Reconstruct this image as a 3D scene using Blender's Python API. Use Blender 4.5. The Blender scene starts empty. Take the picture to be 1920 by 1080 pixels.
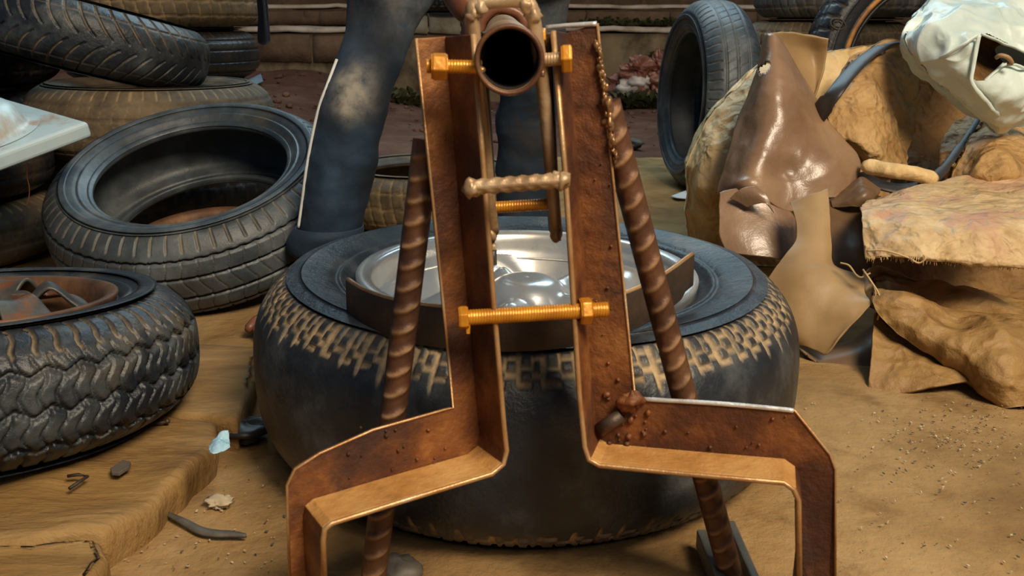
import bpy, math, random
import numpy as np
from mathutils import Vector, Matrix
random.seed(4); RNG = np.random.default_rng(4)
C = bpy.context.scene.collection
S = bpy.context.scene
PI = math.pi

# ------------------------------------------------------------------ camera, sky, lights, exposure
FOC, PITCH, EYE = 1700.0, 0.2877, 0.60
cam = bpy.data.cameras.new('camera'); co = bpy.data.objects.new('camera', cam); C.objects.link(co)
co.location = (0, 0, EYE); co.rotation_euler = (PI/2 - PITCH, 0, 0)
cam.sensor_width = 36; cam.lens = 36*FOC/1920; cam.clip_start = 0.02
cam.dof.use_dof = True; cam.dof.focus_distance = 1.55; cam.dof.aperture_fstop = 12.0
S.camera = co
S.view_settings.view_transform = 'Standard'; S.view_settings.look = 'None'
S.view_settings.gamma = 1; S.view_settings.use_curve_mapping = False
S.view_settings.exposure = 0.15
w = bpy.data.worlds.new('overcast_sky'); S.world = w; w.use_nodes = True
bg = w.node_tree.nodes['Background']; bg.inputs[0].default_value = (0.34, 0.62, 1.0, 1); bg.inputs[1].default_value = 0.10
def area(name, loc, target, size, power, col):
    l = bpy.data.lights.new(name, 'AREA'); l.shape = 'RECTANGLE'; l.size, l.size_y = size; l.energy = power; l.color = col
    o = bpy.data.objects.new(name, l); C.objects.link(o); o.location = loc
    o.rotation_euler = (Vector(target)-Vector(loc)).to_track_quat('-Z', 'Y').to_euler(); return o
area('daylight_from_the_open_front', (1.25, -0.75, 2.7), (0.3, 1.5, 0.1), (1.1, 0.9), 125, (1.0, 0.84, 0.62))
area('daylight_from_the_yard', (0.3, 4.6, 3.0), (0.1, 1.8, 0.2), (3.2, 1.4), 75, (0.62, 0.88, 1.0))
sun = bpy.data.lights.new('hazy_sun', 'SUN'); sun.energy = 0.7; sun.angle = 0.6; sun.color = (1.0, 0.86, 0.68)
so = bpy.data.objects.new('hazy_sun', sun); C.objects.link(so); so.rotation_euler = (math.radians(38), math.radians(22), 0)

# ------------------------------------------------------------------ geometry helpers
CP, SP = math.cos(PITCH), math.sin(PITCH)
def ray(px, py):
    x = (px-960)/FOC; y = (540-py)/FOC
    return Vector((x, CP + y*SP, -SP + y*CP))
def atY(px, py, Y):
    d = ray(px, py); t = Y/d.y; return Vector((d.x*t, Y, EYE + d.z*t))
def atZ(px, py, z):
    d = ray(px, py); t = (z-EYE)/d.z; return Vector((d.x*t, d.y*t, z))
def onP(px, py, p0, n):
    d = ray(px, py); o = Vector((0, 0, EYE)); t = (Vector(p0)-o).dot(n)/d.dot(n); return o + d*t

def _hash(ix, iy, iz):
    h = (ix*374761393 + iy*668265263 + iz*2147483647) & 0xffffffff
    h = ((h ^ (h >> 13))*1274126177) & 0xffffffff
    return ((h ^ (h >> 16)) & 0xffff)/65535.0
def vnoise(p, scale, seed=0):
    q = np.asarray(p, float)*scale + seed*17.31 + 1000.0
    i = np.floor(q).astype(np.int64); f = q-i; f = f*f*(3-2*f); r = 0
    for dx in (0, 1):
        for dy in (0, 1):
            for dz in (0, 1):
                wgt = (f[:, 0] if dx else 1-f[:, 0])*(f[:, 1] if dy else 1-f[:, 1])*(f[:, 2] if dz else 1-f[:, 2])
                r = r + wgt*_hash(i[:, 0]+dx, i[:, 1]+dy, i[:, 2]+dz)
    return r*2-1
def fbm(p, scale, octv=3, seed=0):
    r = 0; a = 1.0
    for k in range(octv):
        r = r + a*vnoise(p, scale*2**k, seed+k); a *= 0.5
    return r
def ridged(p, scale, octv=3, seed=0):
    r = 0; a = 1.0
    for k in range(octv):
        r = r + a*(1-2*np.abs(vnoise(p, scale*2**k, seed+k))); a *= 0.5
    return r

def origin(o):
    v = Vector((0, 0, 0))
    while o is not None:
        v += o.location; o = o.parent
    return v
def obj(name, verts, faces, mat, parent=None, smooth=True, attr=None, local=False):
    """one mesh object; verts in world space unless local"""
    v = np.asarray([tuple(a) for a in verts] if not isinstance(verts, np.ndarray) else verts, dtype=np.float64)
    if parent is not None and not local: v = v - np.array(origin(parent))
    m = bpy.data.meshes.new(name)
    if isinstance(faces, np.ndarray) and faces.ndim == 2:
        n, k = faces.shape
        m.vertices.add(len(v)); m.vertices.foreach_set('co', v.astype(np.float32).ravel())
        m.loops.add(n*k); m.loops.foreach_set('vertex_index', faces.astype(np.int32).ravel())
        m.polygons.add(n); m.polygons.foreach_set('loop_start', np.arange(0, n*k, k, dtype=np.int32))
        m.update(calc_edges=True)
    else:
        m.from_pydata(v.tolist(), [], [tuple(int(i) for i in f) for f in faces]); m.update()
    m.polygons.foreach_set('use_smooth', [bool(smooth)]*len(m.polygons))
    if attr is not None:
        a = m.attributes.new('dust', 'FLOAT', 'POINT'); a.data.foreach_set('value', np.asarray(attr, np.float32))
    if mat: m.materials.append(mat)
    o = bpy.data.objects.new(name, m); C.objects.link(o)
    if parent is not None: o.parent = parent
    return o
def tag(o, label=None, cat=None, group=None, kind=None):
    if label: o['label'] = label
    if cat: o['category'] = cat
    if group: o['group'] = group
    if kind: o['kind'] = kind
    return o
def thing(name, label, cat, loc=(0, 0, 0), group=None, rot=None):
    o = bpy.data.objects.new(name, None); o.empty_display_size = 0.05; C.objects.link(o); o.location = loc
    if rot is not None: o.rotation_euler = rot
    return tag(o, label, cat, group)
def grid_faces(nu, nv, wrap_u=False, wrap_v=False, off=0):
    iu = np.arange(nu if wrap_u else nu-1); iv = np.arange(nv if wrap_v else nv-1)
    A, B = np.meshgrid(iu, iv, indexing='ij'); A = A.ravel(); B = B.ravel(); A1 = (A+1) % nu; B1 = (B+1) % nv
    return np.stack([A*nv+B, A1*nv+B, A1*nv+B1, A*nv+B1], 1) + off
def lathe_pts(prof, n):
    """prof list of (r, z) -> grid points theta-major"""
    th = np.linspace(0, 2*PI, n, endpoint=False); p = np.asarray(prof)
    x = np.cos(th)[:, None]*p[None, :, 0]; y = np.sin(th)[:, None]*p[None, :, 0]; z = np.broadcast_to(p[None, :, 1], x.shape)
    return np.stack([x, y, z], -1).reshape(-1, 3)
def smooth_prof(pts, k):
    p = np.asarray(pts, float); n = len(p); out = []
    for i in range(n-1):
        p0 = p[max(i-1, 0)]; p1 = p[i]; p2 = p[i+1]; p3 = p[min(i+2, n-1)]
        for t in np.linspace(0, 1, k, endpoint=False):
            out.append(0.5*((2*p1)+(-p0+p2)*t+(2*p0-5*p1+4*p2-p3)*t*t+(-p0+3*p1-3*p2+p3)*t**3))
    out.append(p[-1]); return np.array(out)
def basis(axis):
    a = Vector(axis).normalized(); h = Vector((0, 0, 1)) if abs(a.z) < 0.9 else Vector((0, 1, 0))
    u = a.cross(h).normalized(); v = a.cross(u).normalized(); return a, u, v
def tube(path, rad, n=14, cap=True, closed=False, squash=1.0):
    """tube along path; rad scalar or list.  returns verts, faces"""
    P = [Vector(p) for p in path]; N = len(P); R = rad if hasattr(rad, '__len__') else [rad]*N
    vs = []; fs = []; ref = None
    for i, p in enumerate(P):
        if closed: t = P[(i+1) % N]-P[i-1]
        else: t = P[min(i+1, N-1)]-P[max(i-1, 0)]
        t.normalize()
        if ref is None: _, ref, _ = basis(t)
        ref = (ref - t*ref.dot(t)).normalized(); b = t.cross(ref)
        for k in range(n):
            a = 2*PI*k/n; vs.append(p + ref*math.cos(a)*R[i] + b*math.sin(a)*R[i]*squash)
    M = N if closed else N-1
    for i in range(M):
        for k in range(n):
            j = (i+1) % N
            fs.append((i*n+k, i*n+(k+1) % n, j*n+(k+1) % n, j*n+k))
    if cap and not closed: fs.append(tuple(range(n))[::-1]); fs.append(tuple((N-1)*n+k for k in range(n)))
    return vs, fs
class MB:
    def __init__(s): s.v = []; s.f = []
    def add(s, vf):
        o = len(s.v); s.v += [Vector(a) for a in vf[0]]; s.f += [tuple(int(i)+o for i in f) for f in vf[1]]; return s
    def obj(s, name, mat, parent=None, smooth=True, local=False): return obj(name, s.v, s.f, mat, parent, smooth, local=local)
def bevel(o, wd, seg=2, ang=0.6):
    m = o.modifiers.new('bevel', 'BEVEL'); m.width = wd; m.segments = seg; m.limit_method = 'ANGLE'; m.angle_limit = ang; return o
def solid(o, t, off=-1):
    m = o.modifiers.new('thickness', 'SOLIDIFY'); m.thickness = t; m.offset = off; return o
def box_between(p0, p1, u, v, wu, wv):
    """prism from p0 to p1, section spans u*wu, v*wv starting at the line"""
    u = Vector(u); v = Vector(v); q = []
    for p in (Vector(p0), Vector(p1)): q += [p, p+u*wu, p+u*wu+v*wv, p+v*wv]
    return q, [(3, 2, 1, 0), (4, 5, 6, 7), (0, 1, 5, 4), (1, 2, 6, 5), (2, 3, 7, 6), (3, 0, 4, 7)]
def prism(poly, n, t):
    """extrude polygon by n*t"""
    k = len(poly); n = Vector(n); vs = [Vector(p) for p in poly]+[Vector(p)+n*t for p in poly]
    fs = [tuple(range(k))[::-1], tuple(range(k, 2*k))]+[(i, (i+1) % k, k+(i+1) % k, k+i) for i in range(k)]
    return vs, fs
def blob(c, r, seed=0, n=10, rough=0.25, sq=(1, 1, 1)):
    vs = []; fs = []
    for i in range(n+1):
        for j in range(n*2):
            a = PI*i/n; b = PI*j/n; vs.append((math.sin(a)*math.cos(b), math.sin(a)*math.sin(b), math.cos(a)))
    d = np.array(vs); k = 1+rough*fbm(d, 1.7, 3, seed); d = d*k[:, None]*np.array(sq)*r+np.array(c)
    return d.tolist(), grid_faces(n+1, n*2, wrap_v=True).tolist()
def catmull(rows, nu, nv):
    """rows: grid of vectors -> (nu, nv, 3) smooth"""
    G = np.array([[tuple(p) for p in r] for r in rows], float)
    def up(A, n):
        m = len(A); t = np.linspace(0, m-1, n); i = np.minimum(t.astype(int), m-2); f = (t-i)
        g = lambda k: A[np.clip(i+k, 0, m-1)]
        sh = (-1,)+(1,)*(A.ndim-1); f = f.reshape(sh)
        p0, p1, p2, p3 = g(-1), g(0), g(1), g(2)
        p0 = np.where((i == 0).reshape(sh), 2*p1-p2, p0); p3 = np.where((i+2 > m-1).reshape(sh), 2*p2-p1, p3)
        return 0.5*((2*p1)+(-p0+p2)*f+(2*p0-5*p1+4*p2-p3)*f*f+(-p0+3*p1-3*p2+p3)*f**3)
    return up(up(G, nu).transpose(1, 0, 2), nv).transpose(1, 0, 2)
def normals(G):
    du = np.gradient(G, axis=0); dv = np.gradient(G, axis=1); n = np.cross(du, dv)
    return n/np.maximum(np.linalg.norm(n, axis=-1, keepdims=True), 1e-9)
def cloth(name, rows, mat, parent=None, nu=70, nv=70, wr=0.006, ws=9, crease=0.0, cs=6, thick=0.002, pillow=0.0, seed=1, ragged=0.0, hole=None):
    """real cloth sheet through control points (px, py, depth Y); pillow>0 closes it into a stuffed volume"""
    G = catmull([[atY(*p) for p in r] for r in rows], nu, nv)
    if ragged:
        for ax in (0, 1):
            d = np.gradient(G, axis=ax); e = [slice(None)]*2
            for side in (0, -1):
                e[ax] = side; q = G[tuple(e)]; nn = fbm(q, 45, 3, seed+5+side)
                G[tuple(e)] = q + d[tuple(e)]*nn[:, None]*ragged
    N = normals(G); P = G.reshape(-1, 3); s = fbm(P, ws, 4, seed)*wr
    if crease: s = s + ridged(P*np.array([1, 1, .8]), cs, 3, seed+9)*crease
    P = P + N.reshape(-1, 3)*s[:, None]
    F = grid_faces(nu, nv)
    if hole is not None:
        cen = P[F].mean(1); keep = []
        for c in cen:
            z = c-np.array([0, 0, EYE]); dep = z[1]*CP - z[2]*SP; up = z[1]*SP + z[2]*CP
            x, y = 960+FOC*z[0]/dep, 540-FOC*up/dep; ins = False; j = len(hole)-1
            for i in range(len(hole)):
                if (hole[i][1] > y) != (hole[j][1] > y) and x < (hole[j][0]-hole[i][0])*(y-hole[i][1])/(hole[j][1]-hole[i][1])+hole[i][0]: ins = not ins
                j = i
            keep.append(not ins)
        F = F[np.array(keep)]
    if pillow:
        u = np.linspace(0, 1, nu)[:, None]; v = np.linspace(0, 1, nv)[None, :]
        b = (np.clip(np.sin(PI*u)*np.sin(PI*v), 0, 1)**0.45).reshape(-1)
        Q = P + np.array([0.05, 1, 0.05])*(b*pillow+0.004)[:, None]
        Q[:, 2] = np.maximum(Q[:, 2], 0.004)
        P2 = np.vstack([P, Q]); n = nu*nv; F2 = grid_faces(nu, nv, off=n)[:, ::-1]
        idx = np.arange(n).reshape(nu, nv); ring = np.concatenate([idx[0, :-1], idx[:-1, -1], idx[-1, :0:-1], idx[:0:-1, 0]])
        r2 = np.roll(ring, -1); F3 = np.stack([ring, ring+n, r2+n, r2], 1)
        return obj(name, P2, np.vstack([F, F2, F3]), mat, parent)
    o = obj(name, P, F, mat, parent); solid(o, thick, 0); return o

# ------------------------------------------------------------------ materials
def ramp(nt, stops, fac, interp='LINEAR'):
    r = nt.nodes.new('ShaderNodeValToRGB'); e = r.color_ramp.elements; r.color_ramp.interpolation = interp
    while len(e) < len(stops): e.new(0.5)
    for k, (p, c) in enumerate(stops): e[k].position = p; e[k].color = (*c, 1) if len(c) == 3 else c
    nt.links.new(fac, r.inputs[0]); return r.outputs[0]
def noise(nt, co_, scale, detail=5, rough=0.6, dist=0.0):
    n = nt.nodes.new('ShaderNodeTexNoise'); n.inputs['Scale'].default_value = scale; n.inputs['Detail'].default_value = detail
    n.inputs['Roughness'].default_value = rough; n.inputs['Distortion'].default_value = dist
    nt.links.new(co_, n.inputs['Vector']); return n.outputs['Fac']
def mix(nt, f, a, b):
    m = nt.nodes.new('ShaderNodeMix'); m.data_type = 'RGBA'
    for s, x in ((0, f), (6, a), (7, b)):
        if isinstance(x, (tuple, float, int)): m.inputs[s].default_value = (*x, 1) if isinstance(x, tuple) else x
        else: nt.links.new(x, m.inputs[s])
    return m.outputs[2]
def mathn(nt, op, a, b=None):
    m = nt.nodes.new('ShaderNodeMath'); m.operation = op; m.use_clamp = True
    for s, x in ((0, a), (1, b)):
        if x is None: continue
        if isinstance(x, (float, int)): m.inputs[s].default_value = x
        else: nt.links.new(x, m.inputs[s])
    return m.outputs[0]
def material(name, stops, scale=8, rough=0.7, metal=0.0, bump=0.3, bscale=40, second=None, sscale=3, sramp=(0.45, 0.6), detail=6,
             dust=None, spec=0.5, rough2=None, coat=0.0, stretch=None, bdist=0.004, crinkle=0, contrast=0):
    m = bpy.data.materials.new(name); m.use_nodes = True; nt = m.node_tree; b = nt.nodes['Principled BSDF']
    tc = nt.nodes.new('ShaderNodeTexCoord').outputs['Object']
    if stretch:
        mp = nt.nodes.new('ShaderNodeMapping'); mp.inputs['Scale'].default_value = stretch; nt.links.new(tc, mp.inputs[0]); tc = mp.outputs[0]
    col = ramp(nt, stops, noise(nt, tc, scale, detail))
    rsock = None
    if second is not None:
        f2 = ramp(nt, [(sramp[0], (0, 0, 0)), (sramp[1], (1, 1, 1))], noise(nt, tc, sscale, 6, 0.65, 0.3))
        col = mix(nt, f2, col, second)
        if rough2 is not None:
            rsock = ramp(nt, [(0, (rough,)*3), (1, (rough2,)*3)], f2)
    if dust is not None:
        at = nt.nodes.new('ShaderNodeAttribute'); at.attribute_name = 'dust'
        n3 = ramp(nt, [(0.3, (0.1, 0.1, 0.1)), (0.62, (1, 1, 1))], noise(nt, tc, 26, 5, 0.7))
        f3 = mathn(nt, 'MULTIPLY', at.outputs['Fac'], n3)
        col = mix(nt, f3, col, dust)
        rsock = ramp(nt, [(0, (rough,)*3), (0.8, (0.95,)*3)], f3)
    nt.links.new(col, b.inputs['Base Color'])
    if rsock is not None: nt.links.new(rsock, b.inputs['Roughness'])
    else: b.inputs['Roughness'].default_value = rough
    b.inputs['Metallic'].default_value = metal; b.inputs['Specular IOR Level'].default_value = spec
    b.inputs['Coat Weight'].default_value = coat; b.inputs['Coat Roughness'].default_value = 0.2
    if bump:
        bn = nt.nodes.new('ShaderNodeBump'); bn.inputs['Strength'].default_value = bump; bn.inputs['Distance'].default_value = bdist
        hs = noise(nt, tc, bscale, 6, 0.65)
        if crinkle:
            vo = nt.nodes.new('ShaderNodeTexVoronoi'); vo.feature = 'SMOOTH_F1'; vo.inputs['Scale'].default_value = crinkle; vo.inputs['Smoothness'].default_value = 0.25; vo.inputs['Detail'].default_value = 2
            wn = nt.nodes.new('ShaderNodeTexNoise'); wn.inputs['Scale'].default_value = crinkle*0.8; nt.links.new(tc, wn.inputs['Vector'])
            va = nt.nodes.new('ShaderNodeVectorMath'); va.operation = 'MULTIPLY_ADD'; va.inputs[1].default_value = (0.06,)*3; nt.links.new(wn.outputs['Color'], va.inputs[0]); nt.links.new(tc, va.inputs[2])
            nt.links.new(va.outputs[0], vo.inputs['Vector'])
            am = nt.nodes.new('ShaderNodeMath'); am.operation = 'MULTIPLY_ADD'; am.inputs[1].default_value = 0.35; nt.links.new(hs, am.inputs[0]); nt.links.new(vo.outputs['Distance'], am.inputs[2]); hs = am.outputs[0]
        nt.links.new(hs, bn.inputs['Height']); nt.links.new(bn.outputs[0], b.inputs['Normal'])
    return m
M = {}
M['rubber'] = material('rubber_grey', [(0.3, (0.005, 0.007, 0.011)), (0.5, (0.015, 0.019, 0.025)), (0.70, (0.072, 0.080, 0.083))], 11, 0.40, bump=0.6, bscale=60,
                       second=(0.10, 0.078, 0.048), sscale=6, sramp=(0.60, 0.76), dust=(0.46, 0.33, 0.18))
M['rubber_dusty'] = material('rubber_dusty', [(0.3, (0.03, 0.022, 0.014)), (0.55, (0.085, 0.06, 0.036)), (0.8, (0.16, 0.115, 0.065))], 8, 0.75, bump=0.4, bscale=60,
                       second=(0.022, 0.02, 0.02), sscale=5, sramp=(0.52, 0.7), dust=(0.40, 0.28, 0.14))
M['rubber_black'] = material('rubber_black', [(0.3, (0.006, 0.007, 0.010)), (0.6, (0.016, 0.017, 0.02)), (0.85, (0.04, 0.035, 0.03))], 9, 0.38, bump=0.35, bscale=60,
                       second=(0.05, 0.032, 0.018), sscale=5, sramp=(0.54, 0.72), dust=(0.16, 0.10, 0.05))
M['rubber_blue'] = material('rubber_bluish', [(0.3, (0.014, 0.021, 0.028)), (0.5, (0.040, 0.054, 0.066)), (0.72, (0.11, 0.13, 0.14))], 10, 0.42, bump=0.3, bscale=70,
                       second=(0.10, 0.085, 0.055), sscale=4, sramp=(0.60, 0.78), dust=(0.22, 0.16, 0.09))
M['rubber_thin'] = material('inner_tube_rubber', [(0.3, (0.012, 0.011, 0.012)), (0.7, (0.045, 0.036, 0.03))], 14, 0.48, bump=0.25, bscale=30)
M['rust'] = material('rusted_steel', [(0.30, (0.030, 0.010, 0.006)), (0.44, (0.090, 0.028, 0.010)), (0.54, (0.20, 0.068, 0.017)), (0.66, (0.36, 0.155, 0.042)), (0.80, (0.46, 0.27, 0.11))], 9, 0.55, 0.25, 0.7, 70,
                     second=(0.050, 0.020, 0.012), sscale=6, sramp=(0.50, 0.62), rough2=0.7)
M['rust_lit_dusty'] = material('lit_dusty_rust', [(0.25, (0.20, 0.080, 0.020)), (0.45, (0.46, 0.22, 0.060)), (0.62, (0.60, 0.34, 0.12)), (0.85, (0.66, 0.44, 0.22))], 10, 0.5, 0.15, 0.7, 70,
                     second=(0.22, 0.085, 0.024), sscale=6, sramp=(0.54, 0.70))
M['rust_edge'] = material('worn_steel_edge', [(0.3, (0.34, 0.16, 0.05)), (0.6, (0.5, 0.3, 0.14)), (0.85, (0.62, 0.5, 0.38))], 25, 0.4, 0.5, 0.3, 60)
M['bolt'] = material('oily_orange_bolt', [(0.3, (0.38, 0.13, 0.012)), (0.6, (0.62, 0.27, 0.02)), (0.85, (0.72, 0.40, 0.08))], 20, 0.33, 0.35, 0.25, 60)
M['rod'] = material('pale_worn_rod', [(0.3, (0.20, 0.11, 0.05)), (0.55, (0.40, 0.27, 0.15)), (0.8, (0.55, 0.44, 0.30))], 18, 0.45, 0.35, 0.35, 60)
M['rebar'] = material('brown_rebar', [(0.3, (0.055, 0.022, 0.011)), (0.55, (0.12, 0.050, 0.022)), (0.8, (0.22, 0.11, 0.05))], 14, 0.5, 0.3, 0.3, 60, dust=(0.46, 0.27, 0.13))
M['dark_steel'] = material('dark_steel', [(0.3, (0.03, 0.022, 0.018)), (0.6, (0.075, 0.05, 0.034)), (0.85, (0.14, 0.085, 0.05))], 14, 0.5, 0.5, 0.4, 60)
M['pipe_in'] = material('pipe_bore', [(0.3, (0.01, 0.008, 0.008)), (0.7, (0.03, 0.018, 0.012))], 14, 0.8, 0.2, 0.3, 60)
M['grey_steel'] = material('grey_flat_bar', [(0.3, (0.10, 0.11, 0.11)), (0.7, (0.22, 0.22, 0.2))], 12, 0.45, 0.5, 0.2, 60)
M['edge_highlight'] = material('painted_edge_highlight', [(0.3, (0.45, 0.40, 0.36)), (0.7, (0.75, 0.74, 0.72))], 30, 0.35, 0.5, 0.3, 60)
M['weld'] = material('weld_metal', [(0.3, (0.10, 0.045, 0.02)), (0.6, (0.32, 0.18, 0.08)), (0.85, (0.6, 0.45, 0.3))], 30, 0.32, 0.6, 0.3, 60)
M['alloy'] = material('polished_alloy', [(0.3, (0.50, 0.52, 0.52)), (0.6, (0.72, 0.73, 0.72)), (0.85, (0.80, 0.80, 0.78))], 9, 0.24, 0.75, 0.05, 30,
                      second=(0.46, 0.38, 0.26), sscale=5, sramp=(0.56, 0.8), rough2=0.5)
M['alloy_dark'] = material('barrel_metal', [(0.3, (0.10, 0.085, 0.06)), (0.7, (0.30, 0.25, 0.18))], 9, 0.5, 0.7, 0.1, 30)
M['steel_rim'] = material('dirty_steel_rim', [(0.3, (0.035, 0.035, 0.035)), (0.55, (0.11, 0.105, 0.09)), (0.8, (0.28, 0.26, 0.22))], 12, 0.5, 0.45, 0.4, 50,
                      second=(0.20, 0.075, 0.025), sscale=9, sramp=(0.54, 0.64))
M['rim_rust'] = material('rusty_rim_lip', [(0.3, (0.05, 0.024, 0.013)), (0.55, (0.15, 0.072, 0.032)), (0.8, (0.31, 0.18, 0.09))], 14, 0.6, 0.3, 0.4, 60)
M['floor'] = material('dusty_concrete', [(0.30, (0.17, 0.094, 0.034)), (0.5, (0.29, 0.175, 0.070)), (0.70, (0.40, 0.26, 0.118))], 3.4, 0.92, bump=1.0, bscale=46,
                      second=(0.18, 0.100, 0.038), sscale=9, sramp=(0.5, 0.72), detail=9, spec=0.2, bdist=0.006)
M['red_dirt'] = material('red_earth', [(0.25, (0.065, 0.030, 0.020)), (0.5, (0.125, 0.062, 0.042)), (0.75, (0.20, 0.115, 0.080))], 2.2, 0.95, bump=1.0, bscale=14,
                      second=(0.20, 0.13, 0.095), sscale=5, sramp=(0.55, 0.75), detail=9, spec=0.2, bdist=0.02)
M['wall'] = material('stained_plaster', [(0.25, (0.085, 0.055, 0.030)), (0.5, (0.20, 0.145, 0.085)), (0.75, (0.33, 0.26, 0.16))], 1.6, 0.9, bump=0.7, bscale=22,
                      second=(0.055, 0.036, 0.024), sscale=2.4, sramp=(0.44, 0.6), detail=9, spec=0.2, stretch=(1, 1, 0.7), bdist=0.01)
M['block'] = material('brown_stone_block', [(0.25, (0.075, 0.045, 0.028)), (0.5, (0.135, 0.085, 0.055)), (0.75, (0.22, 0.15, 0.10))], 4, 0.9, bump=0.8, bscale=24,
                      second=(0.24, 0.14, 0.06), sscale=6, sramp=(0.6, 0.75), spec=0.2, bdist=0.01)
M['pale_block'] = material('pale_mortar_block', [(0.25, (0.26, 0.21, 0.14)), (0.5, (0.40, 0.35, 0.26)), (0.75, (0.52, 0.47, 0.37))], 5, 0.9, bump=0.6, bscale=24,
                      second=(0.24, 0.17, 0.09), sscale=6, sramp=(0.55, 0.7), spec=0.2)
M['nose'] = material('pale_step_edge', [(0.25, (0.22, 0.16, 0.11)), (0.5, (0.46, 0.38, 0.30)), (0.75, (0.6, 0.54, 0.46))], 7, 0.85, bump=0.6, bscale=30, spec=0.2)
M['wood'] = material('dusty_wood', [(0.25, (0.15, 0.075, 0.020)), (0.5, (0.27, 0.155, 0.050)), (0.75, (0.38, 0.235, 0.095))], 5, 0.75, bump=0.8, bscale=20,
                      second=(0.12, 0.060, 0.018), sscale=4, sramp=(0.52, 0.68), stretch=(0.6, 2.2, 1), spec=0.3, bdist=0.012)
M['denim'] = material('navy_work_trousers', [(0.3, (0.006, 0.012, 0.024)), (0.5, (0.012, 0.028, 0.052)), (0.72, (0.028, 0.065, 0.115))], 7, 0.75, bump=0.35, bscale=30,
                      second=(0.045, 0.036, 0.032), sscale=4.2, sramp=(0.56, 0.76), dust=(0.30, 0.27, 0.22))
M['grey_trouser'] = material('grey_trouser_top', [(0.3, (0.055, 0.065, 0.085)), (0.7, (0.11, 0.12, 0.14))], 5, 0.8, bump=0.3, bscale=30,
                      second=(0.07, 0.055, 0.042), sscale=4, sramp=(0.52, 0.7))
M['stain'] = material('knee_dirt', [(0.3, (0.12, 0.085, 0.05)), (0.55, (0.30, 0.25, 0.17)), (0.8, (0.42, 0.38, 0.3))], 14, 0.85, bump=0.4, bscale=40)
M['stripe'] = material('white_stripe', [(0.3, (0.55, 0.55, 0.52)), (0.7, (0.75, 0.76, 0.74))], 10, 0.7, bump=0.1)
M['skin'] = material('brown_skin', [(0.3, (0.12, 0.042, 0.022)), (0.7, (0.20, 0.075, 0.038))], 8, 0.42, bump=0.15, bscale=60)
M['shirt'] = material('grey_shirt', [(0.3, (0.10, 0.10, 0.11)), (0.7, (0.16, 0.16, 0.17))], 8, 0.85, bump=0.2, bscale=60)
M['hair'] = material('black_hair', [(0.3, (0.008, 0.007, 0.006)), (0.7, (0.02, 0.017, 0.015))], 30, 0.8, bump=0.8, bscale=90)
M['eye'] = material('eye_white', [(0.3, (0.7, 0.68, 0.62)), (0.7, (0.75, 0.73, 0.68))], 8, 0.2, bump=0)
M['sandal'] = material('dark_sandal', [(0.3, (0.012, 0.010, 0.010)), (0.7, (0.04, 0.032, 0.026))], 12, 0.55, bump=0.3)
M['leather'] = material('brown_rubberised_sheet', [(0.25, (0.17, 0.092, 0.048)), (0.5, (0.25, 0.150, 0.088)), (0.75, (0.34, 0.215, 0.13))], 6, 0.33, bump=0.5, bscale=14,
                      second=(0.33, 0.205, 0.10), sscale=3, sramp=(0.48, 0.70), rough2=0.45, spec=0.7, bdist=0.006)
M['leather_tan'] = material('tan_sheet', [(0.25, (0.24, 0.145, 0.060)), (0.5, (0.33, 0.21, 0.095)), (0.75, (0.40, 0.27, 0.13))], 5, 0.5, bump=0.25, bscale=25,
                      second=(0.22, 0.13, 0.055), sscale=4, sramp=(0.55, 0.8), spec=0.5)
M['leather_dark'] = material('dark_brown_sheet', [(0.25, (0.085, 0.045, 0.022)), (0.5, (0.14, 0.080, 0.04)), (0.75, (0.21, 0.125, 0.065))], 6, 0.42, bump=0.3, bscale=20, spec=0.5)
M['sack'] = material('tan_sack_cloth', [(0.25, (0.26, 0.135, 0.040)), (0.5, (0.43, 0.25, 0.090)), (0.75, (0.58, 0.38, 0.17))], 7, 0.6, bump=0.8, bscale=34,
                      second=(0.30, 0.165, 0.055), sscale=9, sramp=(0.48, 0.7), spec=0.4, bdist=0.022, crinkle=16)
M['sack_pale'] = material('pale_tan_sack_cloth', [(0.25, (0.50, 0.32, 0.13)), (0.5, (0.68, 0.48, 0.23)), (0.75, (0.78, 0.60, 0.34))], 7, 0.6, bump=0.6, bscale=30,
                      second=(0.50, 0.31, 0.12), sscale=8, sramp=(0.5, 0.7), spec=0.4, bdist=0.022, crinkle=14)
M['sack_brown'] = material('brown_sack_cloth', [(0.25, (0.14, 0.068, 0.020)), (0.5, (0.22, 0.115, 0.036)), (0.75, (0.31, 0.175, 0.062))], 7, 0.65, bump=0.7, bscale=34, spec=0.3,
                      second=(0.15, 0.078, 0.025), sscale=8, sramp=(0.5, 0.7), bdist=0.022, crinkle=16)
M['sack_front'] = material('golden_brown_sack', [(0.25, (0.20, 0.105, 0.030)), (0.5, (0.32, 0.185, 0.062)), (0.75, (0.46, 0.29, 0.115))], 6, 0.55, bump=0.8, bscale=34,
                      second=(0.22, 0.115, 0.036), sscale=7, sramp=(0.46, 0.66), spec=0.4, bdist=0.020, crinkle=13)
M['sack_weave'] = material('faded_woven_sack', [(0.3, (0.36, 0.23, 0.10)), (0.5, (0.52, 0.36, 0.18)), (0.72, (0.66, 0.49, 0.28))], 26, 0.55, bump=0.9, bscale=55,
                      second=(0.46, 0.25, 0.16), sscale=6, sramp=(0.52, 0.64), spec=0.4, bdist=0.009, crinkle=22)
M['white_sack'] = material('white_plastic_sack', [(0.25, (0.45, 0.53, 0.48)), (0.5, (0.64, 0.74, 0.69)), (0.75, (0.75, 0.84, 0.80))], 5, 0.38, bump=0.4, bscale=18,
                      second=(0.55, 0.42, 0.22), sscale=4, sramp=(0.58, 0.8), spec=0.5, bdist=0.016, crinkle=9)
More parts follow.
